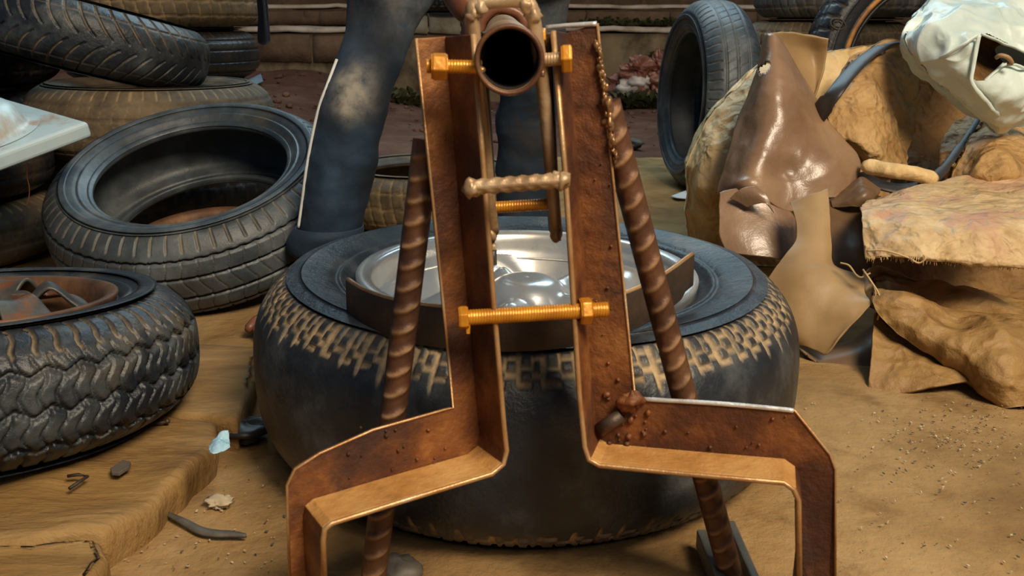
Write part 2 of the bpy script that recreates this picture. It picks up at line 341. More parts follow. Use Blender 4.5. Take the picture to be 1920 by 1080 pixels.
M['enamel'] = material('white_enamel', [(0.25, (0.28, 0.38, 0.42)), (0.5, (0.40, 0.53, 0.57)), (0.75, (0.50, 0.61, 0.64))], 5, 0.35, bump=0.15, bscale=30,
                      second=(0.34, 0.20, 0.10), sscale=7, sramp=(0.58, 0.74))
M['black_cloth'] = material('black_cloth', [(0.3, (0.006, 0.006, 0.010)), (0.7, (0.015, 0.014, 0.018))], 8, 0.9, bump=0.2)
M['scrap_blue'] = material('blue_plastic', [(0.3, (0.22, 0.42, 0.55)), (0.7, (0.42, 0.6, 0.7))], 20, 0.3, bump=0.2)
M['scrap_white'] = material('white_paper', [(0.3, (0.6, 0.66, 0.68)), (0.7, (0.75, 0.8, 0.8))], 20, 0.6, bump=0.2)
M['clod'] = material('pale_clod', [(0.3, (0.36, 0.27, 0.16)), (0.7, (0.55, 0.45, 0.30))], 20, 0.9, bump=0.5)
M['chip'] = material('dark_chip', [(0.3, (0.05, 0.045, 0.04)), (0.7, (0.13, 0.11, 0.085))], 20, 0.6, bump=0.3)
M['litter'] = material('brown_plastic_litter', [(0.3, (0.10, 0.030, 0.018)), (0.5, (0.22, 0.075, 0.045)), (0.8, (0.36, 0.20, 0.14))], 10, 0.35, bump=0.4)
M['litter_pale'] = material('pale_plastic_litter', [(0.3, (0.38, 0.30, 0.25)), (0.7, (0.62, 0.56, 0.52))], 10, 0.35, bump=0.4)
M['weed'] = material('weed_leaf', [(0.3, (0.018, 0.022, 0.006)), (0.6, (0.055, 0.055, 0.014)), (0.85, (0.13, 0.11, 0.03))], 10, 0.7, bump=0.2)
M['copper'] = material('copper_wire', [(0.3, (0.45, 0.16, 0.06)), (0.7, (0.6, 0.25, 0.1))], 10, 0.35, 0.8, bump=0)
M['thread'] = material('jute_thread', [(0.3, (0.42, 0.28, 0.12)), (0.7, (0.6, 0.43, 0.22))], 10, 0.8, bump=0.2)
M['bead_orange'] = material('orange_rim_line', [(0.38, (0.05, 0.022, 0.008)), (0.6, (0.50, 0.20, 0.03))], 10, 0.5, bump=0.3)

# ------------------------------------------------------------------ tyres and wheels
def frac(x): return x-np.floor(x)
def slot(x, wd, soft=0.03): return np.clip((wd/2-np.abs(frac(x)-0.5))/soft+0.5, 0, 1)       # 1 inside a slot of relative width wd
def line(s, c, wd, soft): return np.clip((wd/2-np.abs(s-c))/soft+0.5, 0, 1)
def tread_worn(T, s):                      # nearly bald centre, zigzag shoulder edge filled with dust
    k = 74; a = np.abs(s); zig = 0.76+0.035*np.sign(np.sin(T*k))*1.0
    d = slot(T*k/2/PI+0.12*np.sin(T*23), 0.24-0.14*np.clip((0.82-a)/0.2, 0, 1), 0.08)*np.clip((a-0.62-0.07*np.sin(T*9))/0.05, 0, 1)*np.clip((0.97-a)/0.03, 0, 1)*np.where(a > 0.64, 1, 0.45)
    d = np.maximum(d, line(a, zig, 0.040, 0.025)); d = np.maximum(d, line(a, zig+0.12, 0.03, 0.02)*0.7)
    d = np.maximum(d, slot(T*k/2/PI+0.5, 0.12, 0.06)*np.clip((a-0.80)/0.04, 0, 1)*0.8)
    return d, np.clip(d*1.3, 0, 1)*np.clip((a-0.42)/0.15, 0, 1)+0.05*np.clip((a-0.62)/0.1, 0, 1)
def tread_rib(T, s):                       # four ribs with sipes, slotted shoulder
    d = 0*T*s
    for c in (-0.62, -0.22, 0.2, 0.56): d = np.maximum(d, line(s+0.004*np.sin(T*70), c, 0.050, 0.025))
    z = T*66/2/PI+0.22*np.sin(s*9)+s*0.6
    d = np.maximum(d, 0.30*slot(z, 0.07, 0.05)*(np.abs(s) < 0.6))
    d = np.maximum(d, 0.5*slot(T*62/2/PI, 0.13, 0.06)*(np.abs(s) > 0.72)*(np.abs(s) < 0.97))
    return d, 0.75*slot(T*62/2/PI, 0.13, 0.06)*(np.abs(s) > 0.70)+0.3*slot(z, 0.06, 0.05)*(np.abs(s) < 0.6)
def tread_zig(T, s):                       # deep zigzag grooves with curled sipes
    d = 0*T*s; z = 2*np.abs(frac(T*44/2/PI)-0.5)-0.5
    for c in (-0.56, -0.06, 0.42): d = np.maximum(d, line(s+0.11*z, c, 0.075, 0.03))
    q = T*88/2/PI+0.30*np.sin(s*13)
    d = np.maximum(d, 0.65*slot(q, 0.17, 0.06)*(np.abs(s) < 0.62))
    d = np.maximum(d, 0.8*slot(T*66/2/PI+0.12*np.sin(s*20), 0.20, 0.06)*(np.abs(s) > 0.64)*(np.abs(s) < 0.97))
    return d, 0.5*d*(np.abs(s) > 0.6)
def tread_chev(T, s):                      # directional V grooves
    a = np.abs(s); q = T*48/2/PI+1.6*np.sqrt(np.clip(a-0.02, 0, 1))*1.25+0.5*(s > 0)
    d = slot(q, 0.13, 0.05)*(a > 0.08)*(a < 0.96)*np.where(a > 0.68, 1, 0.9)
    d = np.maximum(d, line(a, 0.66, 0.02, 0.03)*0.6)
    return d, 0.55*d*(a > 0.2)
def tread_tour(T, s):                      # three thin grooves, short shoulder sipes
    d = 0*T*s
    for c in (-0.36, 0.0, 0.36): d = np.maximum(d, line(s, c, 0.035, 0.025))
    a = np.abs(s)
    d = np.maximum(d, 0.8*slot(T*64/2/PI, 0.13, 0.05)*(a > 0.52)*(a < 0.90))
    d = np.maximum(d, 0.25*slot(T*60/2/PI+1.6*s, 0.10, 0.05)*(a < 0.36))
    return d, 0.25*d
def tread_block(T, s):                     # criss-cross blocks
    d = 0*T*s; z = 2*np.abs(frac(T*30/2/PI)-0.5)-0.5
    for c in (-0.5, 0.0, 0.5): d = np.maximum(d, line(s+0.04*z, c, 0.05, 0.03))
    d = np.maximum(d, 0.8*slot(T*54/2/PI+0.5*s, 0.13, 0.05)*(np.abs(s) < 0.96))
    return d, 0.8*d
TREADS = dict(worn=tread_worn, rib=tread_rib, zig=tread_zig, chev=tread_chev, tour=tread_tour, block=tread_block)
def orient(axis, spin=0.0):
    q = Vector((0, 0, 1)).rotation_difference(Vector(axis).normalized())
    return (q.to_matrix() @ Matrix.Rotation(spin, 3, 'Z')).to_euler()
def tyre(label, cen, R, W, rin, axis=(0, 0, 1), style='block', mat='rubber', cat='tyre', group=None, nt=480, ns=40, depth=0.007, spin=0.0, name='tyre', dusty=0.0, crown=0.05, sag=0.0):
    t = thing(name, label, cat, cen, group or ('old tyres lying round the workshop' if name == 'tyre' else 'tyres still on their rims'), orient(axis, spin))
    mid = rin+(R-rin)*0.55; m = M[mat]
    up = [(R-crown-0.004, 0.478*W), (R-crown-0.025, 0.494*W), (mid, 0.5*W), (rin+(R-rin)*0.32, 0.475*W), (rin+(R-rin)*0.24, 0.455*W), (rin+(R-rin)*0.20, 0.462*W), (rin+(R-rin)*0.12, 0.425*W),
          (rin+0.004, 0.39*W), (rin, 0.36*W), (rin+0.002, 0.31*W), (rin+0.02, 0.33*W), (rin+(R-rin)*0.3, 0.40*W), (mid, 0.44*W), (R-crown-0.02, 0.42*W), (R-0.028, 0.32*W), (R-0.022, 0)]
    prof = smooth_prof(up, 3); low = prof[::-1][1:].copy(); low[:, 1] *= -1
    pr = np.vstack([prof, low]); n = max(96, nt//4)
    P = lathe_pts(pr, n)
    wob = 1+0.004*vnoise(P, 7, 3); P[:, :2] *= wob[:, None]
    d0 = np.clip(dusty*(0.6+0.5*fbm(P, 12, 2, 4)), 0, 1)
    F = grid_faces(n, len(pr), wrap_u=True)
    obj('casing', P, F[:, ::-1], m, t, attr=d0, local=True)
    th = np.linspace(0, 2*PI, nt, endpoint=False)[:, None]; s = np.linspace(-1, 1, ns)[None, :]
    d, du = TREADS[style](th, s); d = np.broadcast_to(d, (nt, ns)); du = np.broadcast_to(du, (nt, ns))
    r = R-crown*np.abs(s)**3.6-0.012*np.abs(s)**2; z = 0.485*W*np.sign(s)*np.abs(s)**0.92*(1-0.05*np.clip((np.abs(s)-0.92)/0.08, 0, 1)**2)
    edge = np.clip((1-np.abs(s))/0.04, 0, 1)
    rr = r-(d*depth-0.004)*edge+0*th; zz = z-np.sign(s)*d*depth*0.6*np.clip((np.abs(s)-0.6)/0.3, 0, 1)+0*th
    P = np.stack([rr*np.cos(th), rr*np.sin(th), zz], -1).reshape(-1, 3)
    P[:, :2] *= (1+0.004*vnoise(P, 7, 3))[:, None]
    dd = np.clip(du.ravel()+dusty*0.8+0.25*dusty*fbm(P, 9, 2, 8), 0, 1)
    obj('tread', P, grid_faces(nt, ns, wrap_u=True), m, t, attr=dd, local=True)
    vs, fs = [], []
    pr2 = [(rin-0.002, 0.372*W), (rin+0.003, 0.40*W), (rin+0.008, 0.405*W), (rin+0.011, 0.395*W), (rin+0.008, 0.38*W)]
    for sg in (1, -1):
        q = np.array(pr2+[pr2[0]]); q[:, 1] *= sg
        obj('bead', lathe_pts(q, 96), grid_faces(96, len(q), wrap_u=True)[:, ::sg*-1 if sg == 1 else 1], m, t, local=True, attr=np.zeros(96*len(q)))
    return t
def lathe_obj(name, prof, mat, parent, n=96, k=3, flip=False):
    pr = smooth_prof(prof, k) if k > 1 else np.array(prof); F = grid_faces(n, len(pr), wrap_u=True)
    return obj(name, lathe_pts(pr, n), F[:, ::-1] if flip else F, mat, parent, local=True)
def alloy_rim(t, Rr, W):
    """rim seen from its outer face (+z): lip, barrel, spoke disc with windows, cap, nuts, valve"""
    r = t
    lip = lathe_obj('rim_lip', [(Rr-0.004, 0.33*W), (Rr+0.006, 0.40*W), (Rr+0.010, 0.46*W), (Rr+0.002, 0.475*W), (Rr-0.010, 0.465*W), (Rr-0.016, 0.43*W), (Rr-0.020, 0.36*W), (Rr-0.028, 0.31*W)], M['alloy'], r)
    solid(lip, 0.003)
    b = lathe_obj('barrel', [(Rr-0.026, 0.32*W), (Rr-0.032, 0.1*W), (Rr-0.05, -0.05*W), (Rr-0.03, -0.3*W), (Rr-0.004, -0.40*W)], M['alloy_dark'], r); solid(b, 0.003)
    nr, ntt = 44, 240; rr = np.linspace(0.0, Rr-0.020, nr)[None, :]; th = np.linspace(0, 2*PI, ntt, endpoint=False)[:, None]
    q = rr/(Rr-0.02); five = np.cos(5*(th-1.02)+PI)
    h = W*(0.35-0.17*np.clip((q-0.22)/0.5, 0, 1)**1.2+0.17*np.clip((q-0.7)/0.3, 0, 1)**2)+0.026*np.clip(five, -0.6, 1)*np.clip((q-0.25)/0.2, 0, 1)*np.clip((1.0-q)/0.15, 0, 1)
    h = h+0.018*np.exp(-(q/0.24)**6)
    X = rr*np.cos(th); Y = rr*np.sin(th); P = np.stack([X+0*h, Y+0*h, h], -1).reshape(-1, 3)
    F = grid_faces(ntt, nr, wrap_u=True)[:, ::-1]; cq = np.linalg.norm(P[F].mean(1)[:, :2], axis=1)/(Rr-0.02); ct = np.arctan2(P[F].mean(1)[:, 1], P[F].mean(1)[:, 0])
    win = (np.cos(5*(ct-1.02)+PI) < -0.30-0.7*np.clip(np.abs(cq-0.60)/0.24, 0, 1)**2) & (cq > 0.36) & (cq < 0.84)
    d = obj('spoke_disc', P, F[~win], M['alloy'], r, local=True); solid(d, 0.012)
    cp = lathe_obj('centre_cap', [(0.0, 0.36*W), (0.026, 0.355*W), (0.034, 0.335*W), (0.036, 0.30*W), (0.036, 0.2*W)], M['alloy'], r, 48, 3, True)
    for k in range(5):
        a = 2*PI*(k+0.5)/5; vs, fs = tube([(0.062*math.cos(a), 0.062*math.sin(a), 0.20*W), (0.062*math.cos(a), 0.062*math.sin(a), 0.29*W)], 0.009, 6)
        o = obj('lug_nut', vs, fs, M['dark_steel'], r, False, local=True)
def steel_rim(t, Rr, W, mat='steel_rim', holes=10, lip='rim_rust', base=0.02):
    l = lathe_obj('rim_lip', [(Rr-0.004, 0.33*W), (Rr+0.006, 0.42*W), (Rr+0.008, 0.47*W), (Rr-0.002, 0.47*W), (Rr-0.010, 0.43*W), (Rr-0.016, 0.33*W), (Rr-0.022, 0.1*W), (Rr-0.035, -0.02*W)], M[lip], t); solid(l, 0.003)
    nr, ntt = 40, 240; rr = np.linspace(0.03, Rr-0.03, nr)[None, :]; th = np.linspace(0, 2*PI, ntt, endpoint=False)[:, None]; q = rr/(Rr-0.03)
    h = W*(base+0.20*np.exp(-((q-0.66)/0.2)**2)+0.05*np.exp(-((q-0.2)/0.12)**2))+0.004*np.cos(holes*th)*np.clip((q-0.4)/0.2, 0, 1)
    P = np.stack([rr*np.cos(th)+0*h, rr*np.sin(th)+0*h, h], -1).reshape(-1, 3); F = grid_faces(ntt, nr, wrap_u=True)[:, ::-1]
    c = P[F].mean(1); cq = np.linalg.norm(c[:, :2], axis=1)/(Rr-0.03); ct = np.arctan2(c[:, 1], c[:, 0])
    win = (np.cos(holes*ct) > 0.05) & (cq > (0.70 if holes > 7 else 0.52)) & (cq < 0.92)
    d = obj('wheel_disc', P, F[~win], M[mat], t, local=True); solid(d, 0.005)
    b = lathe_obj('barrel', [(Rr-0.03, 0.02*W), (Rr-0.04, -0.2*W), (Rr-0.03, -0.35*W), (Rr-0.004, -0.42*W)], M['rim_rust'], t); solid(b, 0.003)
    for k in range(4):
        a = 2*PI*(k+0.3)/4; vs, fs = tube([(0.055*math.cos(a), 0.055*math.sin(a), (base-0.02)*W), (0.055*math.cos(a), 0.055*math.sin(a), (base+0.14)*W)], 0.010, 6)
        obj('lug_nut', vs, fs, M['rim_rust'], t, False, local=True)

# ------------------------------------------------------------------ setting: floor, red earth, stepped back wall
def terrain(name, x0, x1, y0, y1, nx, ny, hf, mat):
    X, Y = np.meshgrid(np.linspace(x0, x1, nx), np.linspace(y0, y1, ny), indexing='ij')
    P = np.stack([X.ravel(), Y.ravel(), np.zeros(X.size)], 1); P[:, 2] = hf(P)
    return tag(obj(name, P, grid_faces(nx, ny), M[mat]), kind='structure')
terrain('floor', -3.6, 3.6, -1.6, 4.25, 300, 260, lambda P: -0.003+0.004*fbm(P, 2.2, 3, 2)+0.0016*fbm(P, 22, 3, 5)-0.05*np.clip((P[:, 1]-4.1+0.10*fbm(P*[1, 0, 0], 3, 3, 7))/0.12, 0, 1), 'floor')
terrain('floor_yard', -8, 8, 4.05, 8.2, 260, 120, lambda P: -0.012+0.018*fbm(P, 3, 4, 3)+0.24*np.clip((-P[:, 0]-0.6)/0.9, 0, 1)*np.clip((P[:, 1]-4.3)/2.5, 0, 1)**1.3, 'red_dirt')
# stepped wall at the far side of the yard
steps = tag(obj('wall_back', *prism([(-8, 7.0, -0.1), (-8, 8.1, -0.1), (-8, 8.1, 0.66), (-8, 7.40, 0.66), (-8, 7.38, 0.52), (-8, 7.0, 0.50)], (1, 0, 0), 16), M['wall'], smooth=False), kind='structure')
def rough_slab(x0, x1, y0, y1, z0, z1, seed, n=14, amp=0.012):
    xs = max(4, int(n)); vs = []; fs = []
    X = np.linspace(x0, x1, xs); prof = [(y1, z0), (y0, z0), (y0, (z0+z1)/2), (y0+0.01, z1-0.012), (y0+0.02, z1), (y1, z1)]
    P = np.array([[x, y, z] for x in X for (y, z) in prof])
    P = P+np.stack([0*P[:, 0], amp*fbm(P, 6, 3, seed), amp*0.8*fbm(P, 5, 3, seed+3)], 1)
    k = len(prof); F = grid_faces(xs, k, wrap_v=True).tolist(); F += [tuple(range(k)), tuple((xs-1)*k+i for i in range(k))[::-1]]
    return P, F
bx = -8.0; i = 0
for (za, zb, ya, yb) in ((0.515, 0.552, 6.97, 7.45), (0.685, 0.712, 7.37, 7.85)):      # worn pale step edges
    obj('step_edge', *rough_slab(-8, 8, ya, yb, za, zb, 11+i, 160, 0.014), M['nose'], steps); i += 1
for row, (z0, z1, y0, y1) in enumerate(((0.30, 0.497, 6.975, 7.1), (0.562, 0.664, 7.36, 7.5))):
    x = -3.9
    while x < -1.05 if row == 0 else x < -0.75:
        L = random.uniform(0.36, 0.62)
        obj('stone_block', *rough_slab(x, x+L-0.02, y0-random.uniform(0, 0.02), y1, z0, z1, int(x*50)+400+row, 10, 0.012), M['block'], steps); x += L
x = -0.98
for L in (0.17, 0.20, 0.24, 0.21, 0.25, 0.2):
    obj('stone_block', *rough_slab(x, x+L-0.014, 6.955-random.uniform(0, 0.012), 7.4, 0.50, 0.645, int(x*70)+300, 8, 0.010), M['pale_block'], steps); x += L
x = -2.4
while x < 3.5:
    L = random.uniform(0.5, 0.8); obj('stone_block', *rough_slab(x, x+L-0.015, 7.34+random.uniform(0, 0.02), 7.55, 0.562, 0.66, int(x*70)+900, 10, 0.01), M['block'], steps); x += L
tag(obj('wall_rear', *rough_slab(-8, 8, 8.05, 8.3, 0.0, 2.2, 77, 100, 0.01), M['block']), kind='structure')

# ------------------------------------------------------------------ the tyres, nearest first
W0, R0 = 0.262, 0.385
big = tyre('big worn tyre on a bright alloy rim, lying under the rusty bead breaker', (0.020, 1.272, W0/2), R0, W0, 0.236, (0.012, -0.004, 1), 'worn', 'rubber', 'wheel', nt=1480, ns=90, depth=0.0045, spin=0.3, name='wheel', crown=0.042)
alloy_rim(big, 0.236, W0)
a = 1.56
vs, fs = tube([(0.19*math.cos(a), 0.19*math.sin(a), 0.26*W0), (0.183*math.cos(a), 0.183*math.sin(a), 0.40*W0)], [0.009, 0.006], 12); obj('valve_stem', vs, fs, M['rubber_thin'], big, local=True)
vs, fs = tube([(0.183*math.cos(a), 0.183*math.sin(a), 0.40*W0), (0.181*math.cos(a), 0.181*math.sin(a), 0.44*W0)], 0.005, 12); obj('valve_cap', vs, fs, M['rod'], big, local=True)

lw = tyre('small black tyre on a rusty slotted steel rim, lying on the dusty planks', (-0.745, 1.190, 0.143), 0.287, 0.185, 0.176, (0.0, 0.10, 0.995), 'zig', 'rubber', 'wheel', nt=1056, ns=64, depth=0.009, name='wheel', crown=0.05)
steel_rim(lw, 0.176, 0.185, holes=6, base=0.34)

tc = tyre('dusty grey tyre without a rim, tilted forward, a rusty rim showing in its hole', (-0.722, 2.075, 0.196), 0.332, 0.215, 0.216, (-0.045, -0.375, 0.92), 'rib', 'rubber_blue', nt=990, ns=80, depth=0.012, dusty=0.13, crown=0.045)
rim_loose = thing('steel_rim', 'rusty brown steel rim lying inside the tilted grey tyre', 'rim', (-0.715, 2.05, 0.085), None, orient((-0.06, -0.16, 0.98), 0.4))
steel_rim(rim_loose, 0.155, 0.10, 'steel_rim', 6, base=0.15)

base1 = tyre('dark flat tyre on the floor at the bottom of the left stack', (-1.02, 2.74, 0.105), 0.34, 0.21, 0.20, style='block', mat='rubber_black', nt=300, ns=30)
td = tyre('flat tan dusty tyre lying under the tilted tyre with curved V grooves', (-1.085, 2.78, 0.318), 0.35, 0.212, 0.21, (0.015, 0.0, 1), 'rib', 'rubber_dusty', nt=480, ns=44, dusty=0.3, depth=0.004)
te = tyre('black tyre with curved V grooves, tilted on top of the left stack', (-1.20, 2.70, 0.552), 0.315, 0.19, 0.20, (0.25, 0.10, 0.965), 'chev', 'rubber', nt=1150, ns=72, depth=0.008, spin=0.1)
for k, (z, W_, lab, st, mt) in enumerate(((0.097, 0.19, 'floor tyre of the stack behind the V grooved tyre', 'block', 'rubber_black'), (0.291, 0.19, 'second tyre up in the stack behind the V grooved tyre', 'block', 'rubber_black'),
                              (0.477, 0.178, 'black wavy ribbed tyre just right of the V grooved tyre', 'rib', 'rubber_black'), (0.661, 0.185, 'tan mud coated tyre topmost behind the V grooved tyre', 'block', 'rubber_dusty'))):
    tyre(lab, (-1.295+(0.012 if k == 3 else 0), 3.47, z), 0.345, W_, 0.21, style=st, mat=mt, nt=500, ns=44, dusty=0.4 if k == 3 else 0.0, depth=0.009)
for k in range(4):
    tyre(('lowest black tyre of the shaded stack at the far left', 'second black tyre of the shaded stack at the far left', 'third black tyre of the shaded stack at the far left', 'dusty top tyre of the shaded stack at the far left')[k],
         (-1.80, 2.95, 0.10+0.198*k), 0.34, 0.19, 0.2, style='block', mat='rubber_dusty' if k == 3 else 'rubber_black', nt=240, ns=30)
for k in range(2):
    tyre(('brown dusty tyre on the floor below the white basin', 'black tyre directly under the white basin')[k], (-1.50, 2.30, 0.085+0.165*k), 0.30, 0.165, 0.19, style='rib', mat=('rubber_dusty', 'rubber_black')[k], nt=300, ns=30, dusty=0.2*(1-k))
tyre('worn tan tyre lying flat behind the trouser leg', (-0.265, 2.80, 0.085), 0.30, 0.172, 0.19, style='block', mat='rubber_dusty', nt=480, ns=36, dusty=0.5, depth=0.006)
ax = Vector((-0.993, -0.11, 0.03))
tyre('blue grey tyre standing upright on the concrete left of the sacks', (0.705, 3.36, 0.332), 0.333, 0.205, 0.225, ax, 'tour', 'rubber_blue', nt=900, ns=72, depth=0.007, crown=0.04, dusty=0.05)
for k in range(4):
    tyre(('floor tyre of the stack right of the upright tyre', 'second tyre of the stack right of the upright tyre', 'shaded third tyre of the stack right of the upright tyre', 'grey lattice tread tyre on top of the stack right of the upright tyre')[k],
         (1.38+(0.02 if k == 3 else 0), 4.15-(0.05 if k == 3 else 0), 0.10+0.2*k), 0.345, 0.198, 0.2, style='block', mat='rubber_blue' if k == 3 else 'rubber_dusty', nt=400, ns=36, dusty=0.3, depth=0.009)
for k in range(4):
    tyre(('floor tyre of the dark stack behind the orange lined tyre', 'second tyre of the dark stack behind the orange lined tyre', 'third tyre of the dark stack behind the orange lined tyre', 'top tyre of the dark stack behind the orange lined tyre')[k],
         (2.07, 3.87, 0.105+0.205*k), 0.34, 0.2, 0.2, style='block', mat='rubber_black', nt=300, ns=30, depth=0.009)
tj = tyre('black standing tyre with an orange line round its hole, behind the sacks', (1.47, 3.30, 0.43), 0.428, 0.24, 0.285, (-0.12, -0.985, 0.10), 'block', 'rubber_black', nt=420, ns=36, depth=0.010)
lathe_obj('orange_line', [(0.302, 0.462*0.24), (0.306, 0.474*0.24), (0.313, 0.474*0.24), (0.317, 0.466*0.24)], M['bead_orange'], tj, 120, 3)
em = MB()
for (ra, rb) in ((0.026, 0.017),):
    c0 = Vector((0.372*math.cos(2.62), 0.372*math.sin(2.62), 0.5*0.24)); er = Vector((math.cos(2.62), math.sin(2.62), 0)); et = Vector((-er.y, er.x, 0))
    em.add(tube([c0+er*math.cos(x)*ra+et*math.sin(x)*rb for x in np.linspace(0, 2*PI, 28, endpoint=False)], 0.0022, 6, closed=True))
    em.add(tube([c0+er*math.cos(x)*ra*.55+et*math.sin(x)*rb*.55 for x in np.linspace(0, 2*PI, 20, endpoint=False)], 0.0018, 6, closed=True))
em.obj('embossed_emblem', M['rubber_dusty'], tj, local=True)
tyre('muddy tyre lying on the pale step blocks across the yard', (-0.47, 7.06, 0.745), 0.29, 0.19, 0.18, style='block', mat='rubber_black', nt=260, ns=30, depth=0.012)

# ------------------------------------------------------------------ the rusty bead breaker
jk = thing('bead_breaker', 'rusty welded angle iron bead breaker with a round lever pipe, standing over the big wheel', 'tool', (0.02, 0.80, 0))
FL, TH = 0.050, 0.0055
def lerp(a, b, t): return a+(b-a)*t
def resample(P, k=6):
    G = catmull([[p] * 2 for p in P], (len(P)-1)*k+1, 2)[:, 0]; return [Vector(x) for x in G]
def bracket(front_pts, outer_pts, foot, p0, n):
    """bent angle iron: ribbon flange pointing at the viewer + flat flange in the plane behind it, one continuous bent piece down to the floor"""
    n = Vector(n).normalized(); p0 = Vector(p0)
    F = [onP(x, y, p0, n) for x, y in front_pts]; F.append(Vector((F[-1].x, F[-1].y, 0.0)))
    O = [onP(x, y, p0-n*FL, n) for x, y in outer_pts]; O.append(Vector((O[-1].x, O[-1].y, 0.0)))
    B = [p-n*FL for p in F]
    k = len(F)
    e = p0*0
    hz = [abs((F[i+1]-F[i]).normalized().z) < 0.6 for i in range(k-1)]
    rib = obj('side_flange', F+B, [(i, i+1, k+i+1, k+i) for i in range(k-1)], M['rust'], jk, False); rib.data.materials.append(M['rust_lit_dusty'])
    for pl_, q_ in zip(rib.data.polygons, hz): pl_.material_index = int(q_)  # near-horizontal faces get paler rust: settled dust plus light from above painted in
    solid(rib, TH, 0); bevel(rib, 0.0012, 2)
    poly = O+B[::-1]
    fl = obj('face_flange', *prism(poly, -n, TH), M['rust'], jk, False); bevel(fl, 0.0012, 2)
    # worn bright edges along the rim of the flange
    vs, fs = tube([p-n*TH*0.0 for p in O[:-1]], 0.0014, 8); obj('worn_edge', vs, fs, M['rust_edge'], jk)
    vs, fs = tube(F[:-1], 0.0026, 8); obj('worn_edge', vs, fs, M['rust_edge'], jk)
    return F, B, O
pL = atY(948, 860, 0.80); nL = Vector((0.50, -0.86, 0.05))
FL_, BL_, OL_ = bracket([(887, 64), (905, 300), (925, 560), (945, 800), (950, 845), (944, 870), (922, 889), (760, 938), (622, 981), (609, 992), (606, 1012), (608, 1080)],
                        [(780, 72), (812, 380), (838, 640), (850, 764), (836, 768), (700, 806), (600, 850), (553, 880), (538, 910), (543, 1080)], None, pL, nL)
pR = atY(1096, 850, 0.80); nR = Vector((-0.27, -0.96, 0.05))
FR_, BR_, OR_ = bracket([(1037, 58), (1060, 330), (1086, 740), (1096, 838), (1104, 862), (1124, 873), (1300, 890), (1470, 905), (1488, 918), (1497, 938), (1499, 1080)],
                        [(1120, 44), (1150, 340), (1190, 742), (1206, 747), (1350, 757), (1490, 770), (1556, 852), (1566, 880), (1566, 1080)], None, pR, nR)
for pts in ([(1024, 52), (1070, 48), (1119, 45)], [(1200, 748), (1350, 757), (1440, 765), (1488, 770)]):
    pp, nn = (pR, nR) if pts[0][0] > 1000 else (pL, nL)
    vs, fs = tube(resample([onP(x, y, pp-nn.normalized()*FL, nn) for x, y in pts], 6), 0.0024, 8); obj('highlight_edge', vs, fs, M['edge_highlight'], jk)  # pale tubes paint the glint along the right bracket's top edges
def rebar(p0, p1, r, name='rebar_strut', pitch=0.021, m='rebar', parent=jk):
    p0 = Vector(p0); p1 = Vector(p1); L = (p1-p0).length; a, u, v = basis(p1-p0); ns = int(L/0.0022); n = 24; vs = []; du_ = []
    for i in range(ns+1):
        z = L*i/ns
        for k in range(n):
            th = 2*PI*k/n; side = 1 if math.sin(th) > 0 else -1
            ph = frac((z+math.cos(th)*0.0055-0.004*abs(math.sin(th)))/pitch)
            rib = max(0.0, 1-abs(ph-0.5)/0.24)**0.8*min(1.0, abs(math.sin(th))*1.6)
            rr = r*(0.86+0.20*rib+0.14*(abs(math.cos(th)) > 0.985)); du_.append(min(1, 1.5*max(0, rib-0.45))); vs.append(p0+a*z+(u*math.cos(th)+v*math.sin(th))*rr)
    F = grid_faces(ns+1, n, wrap_v=True).tolist()+[tuple(range(n))[::-1], tuple(ns*n+k for k in range(n))]
    return obj(name, vs, F, M[m], parent, attr=du_)
def foot_of(top, mid):
    d = (mid-top); t = -top.z/d.z; return top+d*t
a0 = atY(800, 262, 0.868); a1 = atY(711, 1000, 0.822); rebar(a0, foot_of(a0, a1)+Vector((0, 0, 0.004)), 0.0132, pitch=0.0215)
b0 = atY(1137, 190, 0.872); b1 = atY(1348, 1000, 0.862); rebar(b0, foot_of(b0, b1)+Vector((0, 0, 0.004)), 0.0132, pitch=0.0215)
# weld beads along the right upright and at the knee
wb = MB()
for k in range(26):
    t = k/25; wb.add(blob(tuple(onP(1120+34*t+random.uniform(-3, 3), 85+215*t, pR-nR.normalized()*FL*0.96, nR)), random.uniform(0.0022, 0.0048), k, 7, 0.55, (0.8, 1, 1.3)))
o = wb.obj('weld_bead', M['weld'], jk); o['kind'] = 'stuff'
wb = MB()
for k in range(26):
    x, y = random.gauss(1160, 22), random.gauss(790, 34)
    wb.add(blob(tuple(onP(x, y, pR-nR.normalized()*(FL-0.001), nR)), random.uniform(0.0015, 0.004), k, 5, 0.4))
for k in range(40):
    x, y = random.choice(((random.uniform(1100, 1150), random.uniform(300, 700)), (random.uniform(640, 850), random.uniform(800, 900)), (random.uniform(1210, 1480), random.uniform(780, 860))))
    pp, nn = (pR, nR) if x > 1000 else (pL, nL)
    wb.add(blob(tuple(onP(x, y, pp-nn.normalized()*(FL-0.001), nn)), random.uniform(0.0008, 0.002), k, 5, 0.4))
o = wb.obj('weld_spatter', M['rust'], jk); o['kind'] = 'stuff'
vs, fs = blob(tuple(onP(1185, 752, pR-nR.normalized()*(FL-0.006), nR)), 0.0105, 3, 12, 0.5, (1.2, 0.7, 1)); obj('weld_lump', vs, fs, M['rust'], jk)
vs, fs = tube([onP(1124, 806, pR-nR.normalized()*(FL-0.010), nR), onP(1166, 778, pR-nR.normalized()*(FL-0.005), nR)], 0.0072, 14); obj('stub_pin', vs, fs, M['dark_steel'], jk)
